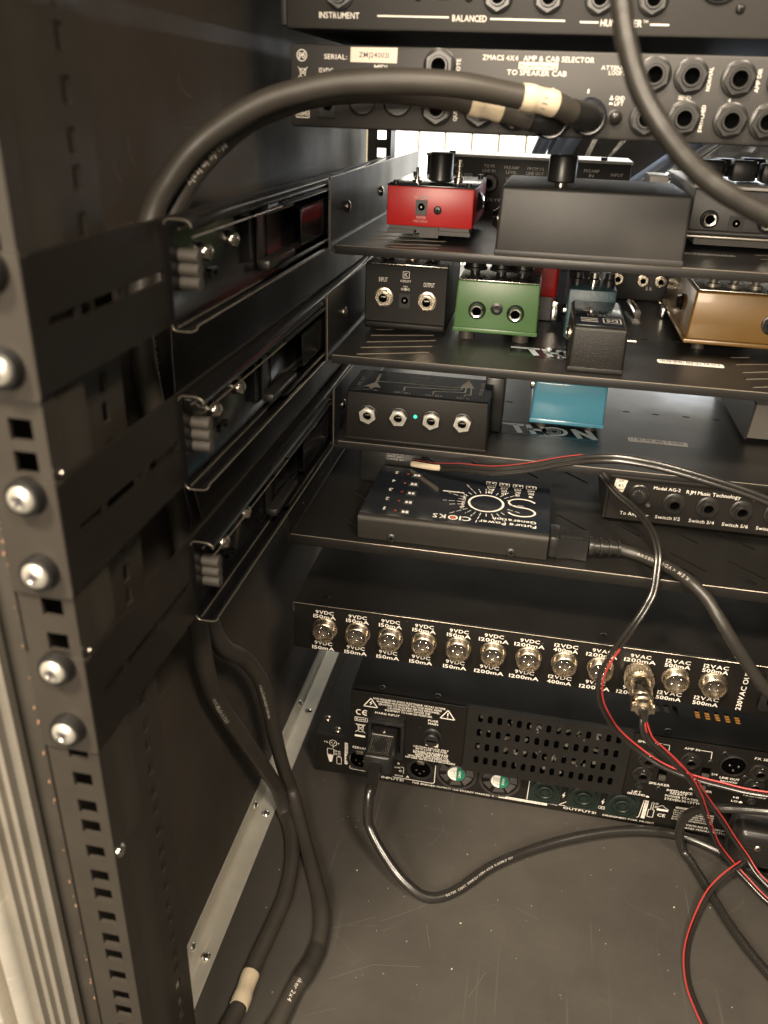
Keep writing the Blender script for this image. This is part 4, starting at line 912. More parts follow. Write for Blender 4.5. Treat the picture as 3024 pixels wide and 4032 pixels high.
# ================================================================== POWER AMP AT THE BOTTOM AND TUBE AMP ON IT
t = thing('power_amplifier', (21, 58, .4), 'lowest rack amplifier standing on the floor, with two fans and green speaker sockets', 'amplifier')
hs = [circ((13.63, 2.75), 1.75, 32), circ((17.71, 2.80), 1.75, 32)]
part('case', MB().box(-.15, 43.3, 58.3, 92, .5, 4.9, .05, 1), 'device_dark', t)
part('rear_panel', MB().plate(FY(58.3), [(-.15, .5), (43.3, .5), (43.3, 4.9), (-.15, 4.9)], [circ(c_, 1.7, 28) for c_ in ((13.63, 2.75), (17.71, 2.8))], 0, .3), 'device_dark', t)
part('feet', MB().cyl((2, 60.5, 0), (0, 0, 1), .9, .5).cyl((41, 60.5, 0), (0, 0, 1), .9, .5), 'rubber', t)
for x, y in ((.5, 60.4), (1.85, 59.0)): screw(t, x, y, 4.9, (0, 0, 1), .35, 'nickel', .12)
f = FY(58.0)
for i, cx in enumerate((13.63, 17.71)):
    cz = 2.75
    fan = part('fan', MB().lathe((cx, 58.18, cz), (0, -1, 0), [(.95, -.1), (.95, .12), (.88, .16), (.01, .16)], 32), 'fan_blade', t)
    mb = MB()
    for k in range(7):
        a0 = 2*math.pi*k/7
        P_ = []
        for r_ in (.95, 1.66):
            for da, yy in ((-.12, 58.12), (.55, 58.3)): P_.append(Vector((cx+r_*math.cos(a0+da), yy, cz+r_*math.sin(a0+da))))
        mb.add(P_+[p+Vector((0, .04, 0)) for p in P_], [(0, 1, 3, 2), (4, 6, 7, 5), (0, 4, 5, 1), (2, 3, 7, 6), (0, 2, 6, 4), (1, 5, 7, 3)])
    part('blades', mb, 'fan_blade', fan)
    ff = FY(58.02)
    half = lambda s: [(cx+.82*math.cos(math.radians(a)), cz+.82*math.sin(math.radians(a))) for a in range(90, 271, 15)] if s else [(cx+.82*math.cos(math.radians(a)), cz+.82*math.sin(math.radians(a))) for a in range(-90, 91, 15)]
    part('label_white_half', MB().flat(ff, half(1), .01), 'label_white', fan); part('label_green_half', MB().flat(ff, half(0), .01), 'fan_green', fan)
    mb = MB()
    for k in range(5): mb.text(ff, ('VENTILATOR', '12V DC', '0.15A', 'MODEL', 'BALL')[k], cx-.62+.13*k, cx-.54+.13*k, cz-.5, cz+.45, 90, lift=.016)
    part('lettering', mb, 'ink_dark', fan)
    part('lettering', MB().text(ff, 'SUNON', cx+.2, cx+.42, cz-.4, cz+.4, 90, lift=.016), 'label_white', fan)
    part('guard_rim', MB().lathe((cx, 58.0, cz), (0, -1, 0), [(1.7, 0), (1.86, .04), (1.95, 0)], 36), 'device_face', fan)
def sp(x, z):
    o = link('speaker_socket', kit('spk', 'speaker_socket', lambda mb: mb.lathe((0, 0, 0), (0, -1, 0), [(1.32, 0), (1.3, .18), (1.18, .25), (1.02, .25), (.98, .05), (.72, .05), (.72, .3), (.60, .35), (.52, .3), (.52, .1)], 32).box(-1.45, 1.45, -.08, 0, -1.45, 1.3), 'speakon_green'), t, (x, 58, z))
    link('core', kit('spc', 'core', lambda mb: mb.cyl((0, 0, 0), (0, -1, 0), .3, .22, 20), 'speakon_green'), o, (x, 58, z)); link('bore', kit('spb', 'bore', lambda mb: mb.cyl((0, 0, 0), (0, -1, 0), .53, .06, 20), 'hole'), o, (x, 58, z))
for x, z in ((21.92, 2.55), (25.42, 2.6), (28.91, 2.42)): sp(x, z)
for x in (4.3, 10.2):
    o = part('combo_socket', MB().lathe((x, 58, 2.6), (0, -1, 0), [(1.3, 0), (1.3, .08), (1.15, .12), (.98, .06), (.96, -.1)], 32), 'plastic_black', t)
    part('bore', MB().cyl((x, 58, 2.6), (0, -1, 0), .96, .03, 28), 'hole', o); part('latch', MB().box(x-.35, x+.35, 57.85, 58, 3.3, 3.75, .05), 'nickel', o)
    part('pin', MB().cyl((x-.35, 57.98, 2.5), (0, -1, 0), .09, .06, 8).cyl((x+.35, 57.98, 2.5), (0, -1, 0), .09, .06, 8).cyl((x, 57.98, 2.15), (0, -1, 0), .09, .06, 8), 'chrome', o)
def tx(mb):
    mb.ring(f, (1.66, 4.1), .36, .05); [mb.disc(f, (1.66+dx, 4.1+dz), .06) for dx, dz in ((-.15, .05), (.15, .05), (0, -.14))]; mb.text(f, '+2', .75, 1.15, 4.05, 4.25); mb.text(f, '1', 2.15, 2.25, 4.05, 4.2); mb.text(f, '3', 1.6, 1.75, 3.55, 3.7)
    mb.path(f, [(1.1, 2.6), (1.75, 2.6), (1.75, 3.35), (1.1, 3.35)], .05, True); mb.flat(f, [(1.1, 2.55), (1.7, 2.55), (1.55, 1.7), (1.3, 1.7)]); mb.path(f, [(2.05, 1.6), (2.5, 1.6), (2.5, 2.45), (2.05, 2.45)], .05, True); mb.path(f, [(2.2, 2.5), (2.35, 2.5), (2.35, 3.2), (2.2, 3.2)], .04, True); mb.ring(f, (1.95, 3.15), .1, .04); mb.ring(f, (1.95, 2.8), .1, .04)
    mb.flat(f, [(2.82, 1.7), (3.12, 1.7), (3.12, 4.4), (2.82, 4.4)])
    mb.path(f, [(3.36, 3.3), (3.36, 1.25), (4.9, 1.2)], .06); mb.text(f, 'B', 3.55, 3.8, 1.4, 1.62); mb.text(f, 'B', 8.0, 8.2, 2.8, 3.0); mb.text(f, 'LEVEL', 7.7, 8.3, 2.3, 2.45); mb.text(f, 'BRIDGE', 7.8, 8.6, 1.3, 1.45); mb.text(f, 'A', 8.85, 9.2, 1.25, 1.55)
    mb.path(f, [(8.3, 2.5), (8.6, 2.5), (8.6, 1.7)], .04); mb.ring(f, (8.3, 2.0), .1, .04)
    mb.path(f, [(7.6, 1.1), (11.45, 1.1), (11.62, 1.25), (11.62, 3.4)], .06); mb.text(f, 'INPUTS!', 6.5, 8.65, .72, .98)
    mb.text(f, 'FOR BRIDGED OUTPUT USE SOCKET MARKED X -', 9.54, 17.6, .72, .9)
    mb.flat(f, [(17.75, .74), (22.3, .74), (22.3, 1.02), (17.75, 1.02)])
    mb.path(f, [(20.4, 3.4), (20.4, 1.15), (23.2, 1.0), (24.2, 1.8)], .06); mb.path(f, [(23.1, 1.1), (26.2, 1.1)], .05); mb.text(f, 'OUTPUTS!', 23.8, 26.8, .72, .98); mb.text(f, 'DESIGNED FOR MUSIC', 27.4, 32.0, .7, .88)
    mb.path(f, [(28.5, 1.05), (30.3, 1.12), (30.55, 1.3), (30.7, 3.4)], .06)
    for x in (23.6, 27.15): mb.flat(f, [(x, 2.0), (x+.18, 2.45), (x+.05, 2.4), (x+.15, 2.8), (x-.12, 2.3), (x+.02, 2.35)])
    for x in (20.7, 26.9): mb.path(f, rrect(x, x+.9, 1.5, 1.8, .1), .04, True); mb.text(f, '1+', x+.2, x+.7, 1.56, 1.73)
    mb.flat(f, [(30.75, 1.2), (31.08, 1.2), (31.12, 3.4), (30.8, 3.4)])
    mb.path(f, [(31.25, 1.5), (31.75, 1.5), (31.75, 2.4), (31.25, 2.4)], .05, True); mb.path(f, [(31.42, 2.4), (31.6, 2.4), (31.6, 3.3), (31.42, 3.3)], .04, True); mb.ring(f, (31.85, 3.2), .1, .04); mb.ring(f, (31.85, 2.8), .1, .04)
    mb.path(f, [(32.0, 2.85), (32.35, 3.15), (32.6, 2.9), (32.95, 2.7)], .04); mb.flat(f, [(31.95, 2.45), (32.95, 2.45), (32.95, 2.68), (31.95, 2.68)]); mb.text(f, 'CE', 32.1, 32.8, 1.75, 2.1)
    for i, s in enumerate(('DO NOT REMOVE COVER', 'LETHAL VOLTAGES INSIDE', 'THIS EQUIPMENT MUST BE', 'EARTHED. DO NOT USE IN', 'DAMP CONDITIONS.')): mb.text(f, s, 33.4, 36.9, 2.75-i*.26, 2.9-i*.26)
    mb.text(f, 'WWW.MATRIXAMPLIFICATION.COM', 34.6, 40.2, 1.15, 1.38); mb.text(f, 'AND MANUFACTURED IN UK', 34.7, 40, .8, 1.02)
    mb.flat(f, [(33.5, 3.05), (36.4, 3.05), (36.4, 3.28), (33.5, 3.28)])
lettering(t, tx)
lettering(t, lambda mb: (mb.text(f, '1/4 & XLR IN', 2.88, 3.06, 1.9, 4.25, 90, lift=.02), mb.text(f, 'SPKN. OUT', 30.85, 31.03, 1.4, 3.25, -90, lift=.02), mb.text(f, 'FOR BRIDGED OUTPUT ONLY', 17.9, 22.1, .81, .95, lift=.02)), 'ink_dark')

t = thing('tube_amplifier', (22, 56.7, 4.9), 'tall black amplifier with perforated panel and mains inlet standing on the lowest amplifier', 'amplifier')
vs_ = [slot((x, 61.1), (x, 61.9), .42) for x in ()]
OX = [33.96+.84*k for k in range(5)]+[30.5, 31.35, 32.1]
hs = [slot((x, 60.0), (x, 60.95), .40) for x in OX]
part('case', MB().box(3.62, 42.5, 56.9, 90, 4.95, 11.8, .04, 1), 'powder_fine', t)
part('top_cover', MB().plate(FT(11.8), [(3.62, 56.75), (42.5, 56.75), (42.5, 90), (3.62, 90)], hs, 0, .15), 'powder_fine', t)
part('dark_inset', MB().box(33.7, 37.6, 59.9, 61.0, 11.8, 11.82), 'hole', t)  # dark sheet painting the shaded inside below the coil slots
mb = MB()
for x in OX[:5]:
    for k in range(3): mb.cyl((x-.2, 60.15+.32*k, 11.86), (1, 0, 0), .09, .4, 8)
part('copper_winding', mb, 'copper', t)
part('grey_core', MB().box(30.3, 30.7, 60.1, 60.9, 11.82, 11.9).box(31.15, 31.55, 60.1, 60.9, 11.82, 11.9), 'rubber_grey', t)
part('mains_panel', MB().prism(FY(56.7), [(3.58, 4.98), (14.1, 4.98), (14.1, 11.78), (13.9, 11.95), (3.9, 11.95), (3.66, 11.85), (3.58, 11.6)], -.2, 0), 'powder_fine', t)
part('panel_edge', MB().box(4.9, 14.0, 56.62, 56.72, 11.86, 11.96, .03), 'powder', t)
part('socket_panel', MB().box(28.35, 42.5, 56.7, 56.9, 4.98, 11.95, .04), 'powder_fine', t)
vh = []
y4 = FY(56.35)
for r_, z in enumerate((11.2, 9.62, 8.02, 6.45)):
    for k in range(15): x = 15.32+.842*k; vh.append(slot((x, z-.24), (x, z+.24), .42))
part('vent_grille', MB().plate(y4, rrect(14.15, 28.25, 5.0, 12.2, .06, 2), vh, -.1, 0).box(14.15, 28.25, 56.46, 56.9, 12.08, 12.2).box(14.15, 28.25, 56.46, 56.9, 5.0, 5.1), 'powder', t)
part('grille_depth', MB().box(14.2, 28.2, 56.88, 56.92, 5.0, 12.1), 'hole', t)
mb = MB(); random.seed(3)
for k in range(60):
    x = 15.3+random.random()*11.5; z = 6.5+random.random()*4.8; mb.cyl((x, 56.85, z), (random.random()-.5, -.15, random.random()-.5), .16, .7, 8)
part('inner_components', mb, 'rubber_grey', t)['kind'] = 'stuff'
for x in (6.26, 11.32, 31.2): screw(t, x, 57.6, 11.95, (0, 0, 1), .3, 'plastic_black', .1)
f = FY(56.7)
def tri(mb, a, b, c): mb.path(f, [a, b, c], .09, True)
def tx(mb):
    tri(mb, (4.8, 10.33), (5.45, 11.3), (6.08, 10.33)); mb.flat(f, [(5.35, 10.45), (5.6, 10.8), (5.48, 10.8), (5.6, 11.05), (5.3, 10.75), (5.45, 10.75)])
    tri(mb, (11.77, 10.3), (12.42, 11.28), (13.06, 10.3)); mb.seg(f, (12.42, 10.6), (12.42, 10.98), .09); mb.disc(f, (12.42, 10.47), .05, 10)
    for s, a, b, z in (('AVIS: RISQUES DE CHOC ELECTRIQUE. NE PAS OUVRIR.', 5.62, 12.24, 11.3), ('WARNING: HAZARDOUS VOLTAGE INSIDE. REFER', 5.97, 11.87, 11.02), ('SERVICING TO QUALIFIED SERVICE PERSONNEL.', 6.15, 11.75, 10.74), ('CAUTION: DO NOT EXPOSE THIS', 7.0, 10.87, 10.46), ('EQUIPMENT TO RAIN OR MOISTURE.', 6.77, 11.08, 10.18)): mb.text(f, s, a, b, z-.04, z+.16)
    mb.text(f, 'MAINS INPUT', 5.86, 8.11, 9.66, 9.88); mb.text(f, 'FUSE', 10.72, 11.62, 9.7, 9.92); mb.text(f, 'MAIN', 10.74, 11.62, 9.36, 9.58)
    mb.ring(f, (4.4, 9.53), .26, .1, 20, 60, 300); mb.ring(f, (4.98, 9.53), .26, .1, 20, 60, 300); mb.seg(f, (4.74, 9.53), (5.1, 9.53), .09)
    mb.path(f, [(4.02, 8.48), (5.19, 8.48), (5.19, 8.92), (4.02, 8.92)], .05, True); mb.text(f, 'RoHS', 4.14, 5.07, 8.58, 8.82)
    mb.path(f, [(4.3, 8.0), (4.85, 8.0), (4.75, 7.25), (4.4, 7.25)], .05, True); mb.seg(f, (4.1, 8.15), (5.02, 7.15), .05); mb.seg(f, (5.02, 8.15), (4.1, 7.15), .05); mb.seg(f, (4.2, 8.08), (4.95, 8.08), .06)
    mb.flat(f, [(4.04, 6.62), (5.02, 6.62), (5.02, 6.84), (4.04, 6.84)]); mb.text(f, 'SERIAL', 3.85, 5.25, 5.15, 5.4)
    for s, a, b, z in (('CAUTION: REPLACE ONLY', 9.53, 12.79, 6.52), ('WITH SAME TYPE FUSE', 9.73, 12.62, 6.28), ('UTILISER UN FUSIBLE DE', 9.56, 12.77, 5.98), ('RECHANGE DE MEME TYPE', 9.57, 12.75, 5.78), ('REFER SERVICING TO', 9.78, 12.8, 5.55), ('QUALIFIED SERVICE PERSONNEL', 9.08, 13.0, 5.32), ('NO USER SERVICABLE PARTS INSIDE', 8.86, 13.48, 5.08)): mb.text(f, s, a, b, z-.02, z+.17)
    mb.text(f, 'SPKR OUT', 28.74, 30.7, 11.03, 11.26); mb.path(f, [(30.81, 11.2), (31.33, 11.2), (31.38, 10.6)], .05); mb.text(f, 'AMP IN', 32.55, 33.81, 11.05, 11.28); mb.path(f, [(33.85, 11.17), (34.79, 11.17), (34.85, 10.41)], .05)
    mb.text(f, '8', 31.35, 31.5, 7.8, 8.0); mb.text(f, '16', 31.3, 31.6, 7.2, 7.4); mb.text(f, 'SPEAKER', 30.4, 32.15, 6.62, 6.87); mb.text(f, 'PARALLEL', 29.1, 30.4, 7.25, 7.42); mb.text(f, 'LIFT', 29.17, 29.97, 5.35, 5.58); mb.text(f, 'GROUND', 28.8, 30.35, 5.08, 5.3)
    mb.flat(f, [(30.42, 5.02), (30.7, 5.02), (30.7, 5.1), (30.62, 5.2), (30.5, 5.2), (30.42, 5.1)])
    mb.text(f, 'IMPEDANCE', 32.0, 34.15, 6.12, 6.36); mb.text(f, 'SELECT', 32.32, 33.77, 5.85, 6.07); mb.text(f, 'POWER STATION', 31.98, 34.95, 5.48, 5.72); mb.text(f, 'STEVEN FRYETTE DESIGN', 32.0, 36.4, 5.12, 5.36)
    mb.text(f, 'AMPLIFIER', 33.78, 35.68, 6.7, 6.92); mb.text(f, '2/4', 35.22, 35.7, 8.72, 8.92); mb.text(f, '16', 35.2, 35.5, 7.45, 7.65); mb.text(f, 'LINE OUT', 35.93, 37.54, 8.5, 8.72); mb.text(f, 'BALANCED', 36.06, 37.43, 8.18, 8.34)
    mb.text(f, 'FX SEND', 38.2, 39.9, 11.1, 11.34); mb.text(f, 'HI', 37.46, 37.9, 6.55, 6.75); mb.text(f, 'LO', 37.38, 37.9, 6.12, 6.33); mb.flat(f, [(38.0, 6.12), (38.3, 6.12), (38.3, 6.2), (38.2, 6.33), (38.1, 6.33), (38.0, 6.2)]); mb.text(f, 'FX RETURN', 38.2, 40, 7.0, 7.2); mb.text(f, 'DC OUT', 36.4, 37.3, 5.45, 5.6)
lettering(t, tx)
part('fuse_holder', MB().lathe((11.2, 56.7, 8.15), (0, -1, 0), [(.85, 0), (.85, .12), (.68, .2), (.66, .75), (.58, .82), (.01, .82)], 28), 'plastic_black', t)
part('fuse_slot', MB().box(10.75, 11.65, 55.855, 55.95, 8.08, 8.22), 'hole', t)
o = part('fuse_sticker', MB().flat(f, [(10.65, 6.86), (11.8, 6.82), (11.8, 7.24), (10.65, 7.3)], .01), 'label_cream', t); part('lettering', MB().text(f, 'T2.0A', 10.85, 11.6, 6.93, 7.15, lift=.018), 'ink_dark', o)
part('mains_inlet', MB().plate(f, rrect(5.36, 8.68, 5.0, 9.5, .15), [rrect(5.65, 8.4, 5.8, 8.9, .2)], 0, .45), 'plastic_black', t)
part('inlet_hood', MB().box(5.36, 8.68, 55.9, 56.3, 9.1, 9.5, .06), 'plastic_black', t)
for x, z in ((29.9, 9.3), (29.7, 7.6), (33.28, 9.9), (38.9, 9.8), (38.8, 8.3)):
    jack(t, x, 56.7, z, 1.08, rot=0)
    part('arrow_print', MB().flat(FY(56.36), [(x-.14, z+.56), (x+.14, z+.56), (x, z+.74)]), 'ink', t)
for x, z in ((31.3, 8.0), (34.7, 8.9), (34.7, 7.55)): o = part('slide_switch', MB().box(x-.35, x+.35, 56.62, 56.7, z-.6, z+.5), 'hole', t); part('switch_cap', MB().box(x-.3, x+.3, 56.35, 56.65, z-.55, z-.05, .05), 'rubber_grey', o)
o = part('xlr_plug_socket', MB().lathe((36.73, 56.7, 10.1), (0, -1, 0), [(1.12, 0), (1.12, .15), (1.0, .2), (.95, .1), (.95, 0)], 32), 'plastic_nut', t)
part('bore', MB().cyl((36.73, 56.72, 10.1), (0, -1, 0), .95, .05, 28), 'hole', o)
for dx, dz in ((-.35, .12), (.35, .12), (0, -.35)): part('pin', MB().cyl((36.73+dx, 56.68, 10.1+dz), (0, -1, 0), .11, .25, 10, b=.03), 'chrome', o)
for x, z in ((35.8, 11.2), (37.9, 9.0), (34.85, 10.05), (31.3, 6.25)): screw(t, x, 56.7, z, (0, -1, 0), .26, 'plastic_black', .1)
for x, z in ((29.64, 6.35), (38.95, 6.5)): part('push_button', MB().lathe((x, 56.7, z), (0, -1, 0), [(.38, 0), (.38, .12), (.28, .15), (.28, .4), (.01, .45)], 20), 'plastic_nut', t)

# ================================================================== CABLES
def rope(name, pts, r, m, label, cat, group=None, sub=8, n=14):
    sp_ = spline(pts, sub); th = thing(name, tuple(sp_[0]), label, cat, group)
    part('jacket', MB().tube(sp_, lambda u: r*(1+.018*math.sin(u*61)+.012*math.sin(u*143+1)), n), m, th, 60)
    return th, sp_
SPK1 = [(16.6,50.3,58.9),(15.5,49.3,59.3),(13.5,48.5,59.6),(10.4,47.5,60.0),(6.9,46.8,60.0),(3.9,46.0,59.7),(0.7,44.8,58.7),(-2.0,43.2,56.8),(-3.1,41.2,54.9),(-3.4,39.6,53.3),(-3.5,38.3,50.8),(-3.3,37.4,47.4),(-3.1,37.9,43.0),(-3.0,39.0,38.2),(-2.8,39.2,35.0),(-2.5,39.4,29.8),(-2.7,40.4,25.6),(-2.9,42.3,21.2),(-2.6,45.4,15.4),(-2.2,48.7,9.3),(-1.9,51.6,3.8),(-1.4,51.8,1.0),(-.3,50.2,.66),(0.8,47.2,.64),(1.3,43.6,.64),(1.1,40.2,.64),(0.8,36.9,.64),(0.8,34.2,.7),(0.6,32.1,.9),(0.4,30.4,1.2)]
SPK2 = [(14.5,51.0,58.5),(13.2,50.7,58.8),(11.7,50.2,59.1),(9.2,49.5,59.45),(5.7,48.8,59.6),(2.4,47.8,59.1),(-0.3,46.0,57.9),(-2.1,44.2,56.1),(-3.2,42.8,54.1),(-3.5,41.4,52.2),(-3.5,39.9,48.2),(-3.5,39.8,43.6),(-3.4,40.6,39.2),(-3.2,41.3,35.5),(-2.7,40.8,30.7),(-2.4,41.2,28.2),(-2.4,43.0,25.2),(-2.3,46.3,21.9),(-2.0,48.6,18.4),(-1.8,49.9,14.6),(-1.7,51.2,9.8),(-1.5,52.6,5.0),(-1.0,53.2,1.9),(0.9,50.0,.7),(2.9,46.3,.64),(4.4,43.3,.64),(5.0,41.0,.64),(5.0,38.6,.64),(4.3,36.1,.64),(3.8,33.3,.7),(3.1,31.2,1.0)]
def arc(S, s):
    d = 0
    for a, b in zip(S, S[1:]):
        L = (b-a).length
        if d+L >= s: return a.lerp(b, (s-d)/L), (b-a).normalized()
        d += L
    return S[-1], (S[-1]-S[-2]).normalized()
def length(S): return sum((b-a).length for a, b in zip(S, S[1:]))
CAMP = Vector((16, 0, 59))
def sleeve(th, S, s0, s1, r, m, name='tape', wob=.018):
    k = 20; P_ = [arc(S, s0+(s1-s0)*i/k)[0] for i in range(k+1)]
    part(name, MB().tube(P_, lambda u: r+wob*math.sin(u*9+1)+(.022 if u > .62 else 0), 18), m, th)
for nm, P_, lab, jx in (('A', SPK1, 'thick black speaker cable in front, cream tape near plug, white tape at its floor end', (17.6, 52.8, 58.7)), ('B', SPK2, 'thick black speaker cable running behind and below the other one, farther right on the floor', (15.55, 52.8, 58.45))):
    th, S = rope('speaker_cable', P_, .63, 'rubber', lab, 'cable', 'speaker cables')
    J = Vector(jx); d = (S[0]-J)
    mid = J+Vector((0, -1.4, 0))
    SP = spline([J+Vector((0, -.1, 0)), mid, S[0], S[4]], 6)[:13]
    part('jack_plug', MB().tube(SP, lambda u: .74-.06*u, 20), 'plastic_black', th, 60)
    part('plug_collar', MB().lathe(J, (0, -1, 0), [(.95, .3), (1.0, .4), (1.0, .62), (.9, .68), (.72, .66)], 30), 'gloss_print', th)
    sleeve(th, S, *((1.4, 3.3) if nm == 'A' else (1.8, 3.6)), .66, 'tape_white')
    mb = MB(); L = length(S)
    al = lambda i: length(S[:int(i*8)+1])
    if nm == 'A':
        text_path(mb, S, .63, al(16.8), '<<< Made in Italy', .36, (16, -44, 22), gap=.2)
        sleeve(th, S, L-6.2, L-3.6, .66, 'tape_white', 'end_tape')
    else:
        text_path(mb, S, .63, al(6.7), 'Made in Italy', .36, (6, -40, -22), gap=.2)
        text_path(mb, S, .63, al(9.9), 'Speaker only >>> Made in Italy', .30, (6, -36, 5), gap=.25)
        text_path(mb, S, .63, L-6.5, 'Speaker 2x4', .32, (12, -35, 50), gap=.2)
        text_path(mb, S, .63, al(18), '>> best Double Audio Cable line', .24, (8, -42, 25), gap=.15)
    if nm == 'B': sleeve(th, S, L-8.6, L-5.6, .70, 'rubber_dark', 'heat_shrink')
    part('lettering', mb, 'ink_mid', th)
# Made in Italy on the near one, hanging part
th, S = rope('loose_cable', [(17.3,36.0,63.8),(17.7,35.8,62.6),(18.1,35.4,61.3),(18.8,35.0,59.8),(19.8,34.7,58.5),(21.2,34.6,57.2),(22.7,34.6,56.3),(24.6,34.8,55.5),(26.1,35.0,55.0),(29,35.4,54.6)], .40, 'rubber_dark', 'out of focus black cable swooping across the upper right in front of everything', 'cable')
th, S = rope('mains_cord', [(21.6,53.1,31.1),(22.6,53.3,31.05),(23.5,53.45,31.0),(24.8,53.3,30.85),(25.9,52.7,30.8),(27.2,51.5,30.9),(28.3,50.1,30.85),(29.3,49.2,30.3),(29.9,48.5,29.7),(30.9,48.0,28.5),(32.3,47.9,26.7),(34.1,48.2,24.5),(35.9,48.8,23.0),(37.5,50.8,22)], .42, 'rubber_dark', 'thick black mains cord from the power supply brick, sagging over the shelf edge', 'cable')
part('moulded_plug', MB().box(18.74, 19.5, 51.9, 54.1, 30.4, 32.1, .2).prism(FT0, [(19.4, 51.95), (20.3, 52.2), (21.5, 52.1), (21.6, 53.9), (20.3, 53.8), (19.4, 54.05)], 30.4, 31.95), 'plastic_black', th)
mb = MB()
for k in range(8): mb.box(19.6+k*.19, 19.7+k*.19, 52.5, 53.6, 31.95, 32.05)
mb.text(FT(32.12), 'PRI', 18.95, 19.3, 52.4, 53.6, 90)
part('grip_ribs', mb, 'plastic_nut', th)
mb = MB()
mb.lathe((21.5, 53.0, 31.12), (1, .17, -.04), [(.72, 0), (.74, .12), (.72, .35), (.54, .38), (.54, .8), (.68, .82), (.68, 1.0), (.52, 1.02), (.52, 1.45), (.64, 1.47), (.64, 1.62), (.50, 1.65), (.50, 2.1), (.60, 2.12), (.60, 2.3)], 22, True, True)
part('strain_relief', mb, 'plastic_nut', th)
mb = MB(); text_path(mb, S, .42, 3.6, 'KEM  < VDE >  H05VV', .24, (-8, -40, 30), gap=.5, flip=True); part('lettering', mb, 'ink_dim', th)

th, S = rope('mains_cord', [(6.88,50.2,7.3),(6.87,49.7,7.1),(6.9,49.3,6.3),(6.95,49.0,5.2),(7.2,48.7,4.3),(8.5,47.6,3.0),(10.6,46.3,1.6),(12.8,46.0,.5),(15.0,47.2,.42),(18.0,50.4,.55),(22.3,53.4,.7),(27.1,55.6,1.0),(31.3,56.9,.9),(34.7,57.2,.6),(37.8,56.2,.42),(41.2,53.9,.4),(43.6,51.4,.4)], .43, 'cable_gloss', 'glossy black mains cord looping over the floor from the amplifier inlet', 'cable')
body = MB()
body.box(5.75, 8.15, 52.3, 56.4, 6.7, 8.75, .25, 3)
part('moulded_plug', body, 'plastic_black', th)
part('textured_grip', MB().box(6.0, 7.9, 52.5, 54.9, 8.74, 8.82), 'wrinkle_grey', th)
mb = MB(); ft = FT(8.83)
part('diamond_mark', MB().flat(ft, [(6.35, 53.7), (6.95, 52.75), (7.6, 53.7), (6.95, 54.65)], .004), 'plastic_black', th)
mb = MB()
for i in range(13):
    for j in range(16):
        x = 6.08+i*.145; y = 52.6+j*.145
        if abs(x-6.97)/.68+abs(y-53.7)/.98 > 1: mb.flat(ft, [(x-.03, y), (x, y-.03), (x+.03, y), (x, y+.03)], .006)
part('dot_pattern', mb, 'ink_dim', th)
part('plug_screw', MB().dome((6.95, 55.55, 8.75), (0, 0, 1), .2, .08, 12, 3), 'nickel', th)
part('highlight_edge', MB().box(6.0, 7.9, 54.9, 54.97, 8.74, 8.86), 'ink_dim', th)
part('strain_relief', MB().prism(FX0, [(52.4, 8.1), (52.4, 6.8), (49.85, 6.75), (49.85, 7.5)], 6.45, 7.35), 'plastic_nut', th)
mb = MB(); text_path(mb, S, .43, 12.5, 'GOTEK  CEBEC  IEMMEQU  KEMA-KEUR  N-DEMKO  SEV', .17, (4, -46, 50), gap=.3); part('lettering', mb, 'ink_dim', th)

th, S = rope('coiled_cord', [(40.0,52.0,10.3),(38.9,52.0,10.2),(36.6,52.5,9.4),(34.7,53.0,8.5),(33.7,53.8,7.1),(33.3,54.6,5.1),(33.5,55.1,2.8),(34.2,55.4,0.9),(34.9,54.5,.5),(35.9,52.0,.45),(37.2,48.7,.45),(38.8,45.8,.45),(40.8,42.9,.45),(43,40,.45),(45.5,38,.45)], .38, 'cable_gloss', 'black cord bending down in a hook at the lower right corner of the tall amplifier', 'cable')

def twin(name, pts, r, label, axis, group=None, red=True, tip=None):
    S = spline(pts, 8); th = thing(name, tuple(S[0]), label, 'cable', group); A_ = Vector(axis)
    def off(k):
        o = []
        for i, p in enumerate(S):
            t_ = (S[min(i+1, len(S)-1)]-S[max(i-1, 0)]).normalized(); v = t_.cross((CAMP-p).normalized()).normalized()
            o.append(p+v*k)
        return o
    s = -1 if A_.x < 0 else 1
    part('black_conductor', MB().tube(off(-s*r*.95), r, 10), 'cable_gloss', th, 60)
    part('red_conductor' if red else 'second_conductor', MB().tube(off(s*r*.82), r*(.42 if red else 1), 10), 'cable_red' if red else 'cable_gloss', th, 60)
    return th, S
T4 = [(7.5,61.0,32.6),(9.5,59.6,33.1),(11.6,58.4,33.8),(14.2,57.4,34.3),(16.7,56.8,35.1),(19.5,56.0,36.3),(22.0,55.2,37.1),(24.0,54.8,37.3),(26.1,54.6,37.1),(28.8,54.5,36.6),(31.4,54.5,36.0),(33.1,54.5,35.5),(35.1,54.5,34.9)]
S = spline(T4, 8); th = thing('flat_lead', T4[0], 'flat black and red lead with white end crossing the lowest tray edge', 'cable')
def offs(k): return [p+((S[min(i+1, len(S)-1)]-S[max(i-1, 0)]).normalized().cross((CAMP-p).normalized())).normalized()*k for i, p in enumerate(S)]
part('black_conductor', MB().tube(offs(.16), .2, 10).tube(offs(-.16), .2, 10), 'cable_gloss', th, 60)
part('red_conductor', MB().tube(offs(-.35)[:44], .045, 8), 'cable_red', th, 60)
part('white_end', MB().tube(offs(0)[:11], .3, 12), 'tape_white', th, 60)
twin('thin_lead', [(22.2,58.0,34.7),(23.3,56.7,33.9),(24.4,55.5,33.5),(25.2,53.8,33.3),(25.7,52.2,33.0),(26.0,51.0,32.3),(26.0,50.2,31.4),(25.9,49.3,30.2),(25.5,48.7,29.3),(24.9,48.3,28.0),(24.2,48.2,26.2)], .14, 'thin black twin lead hanging over the fixed shelf in front of the small relay box', (1, 0, 0), red=False)
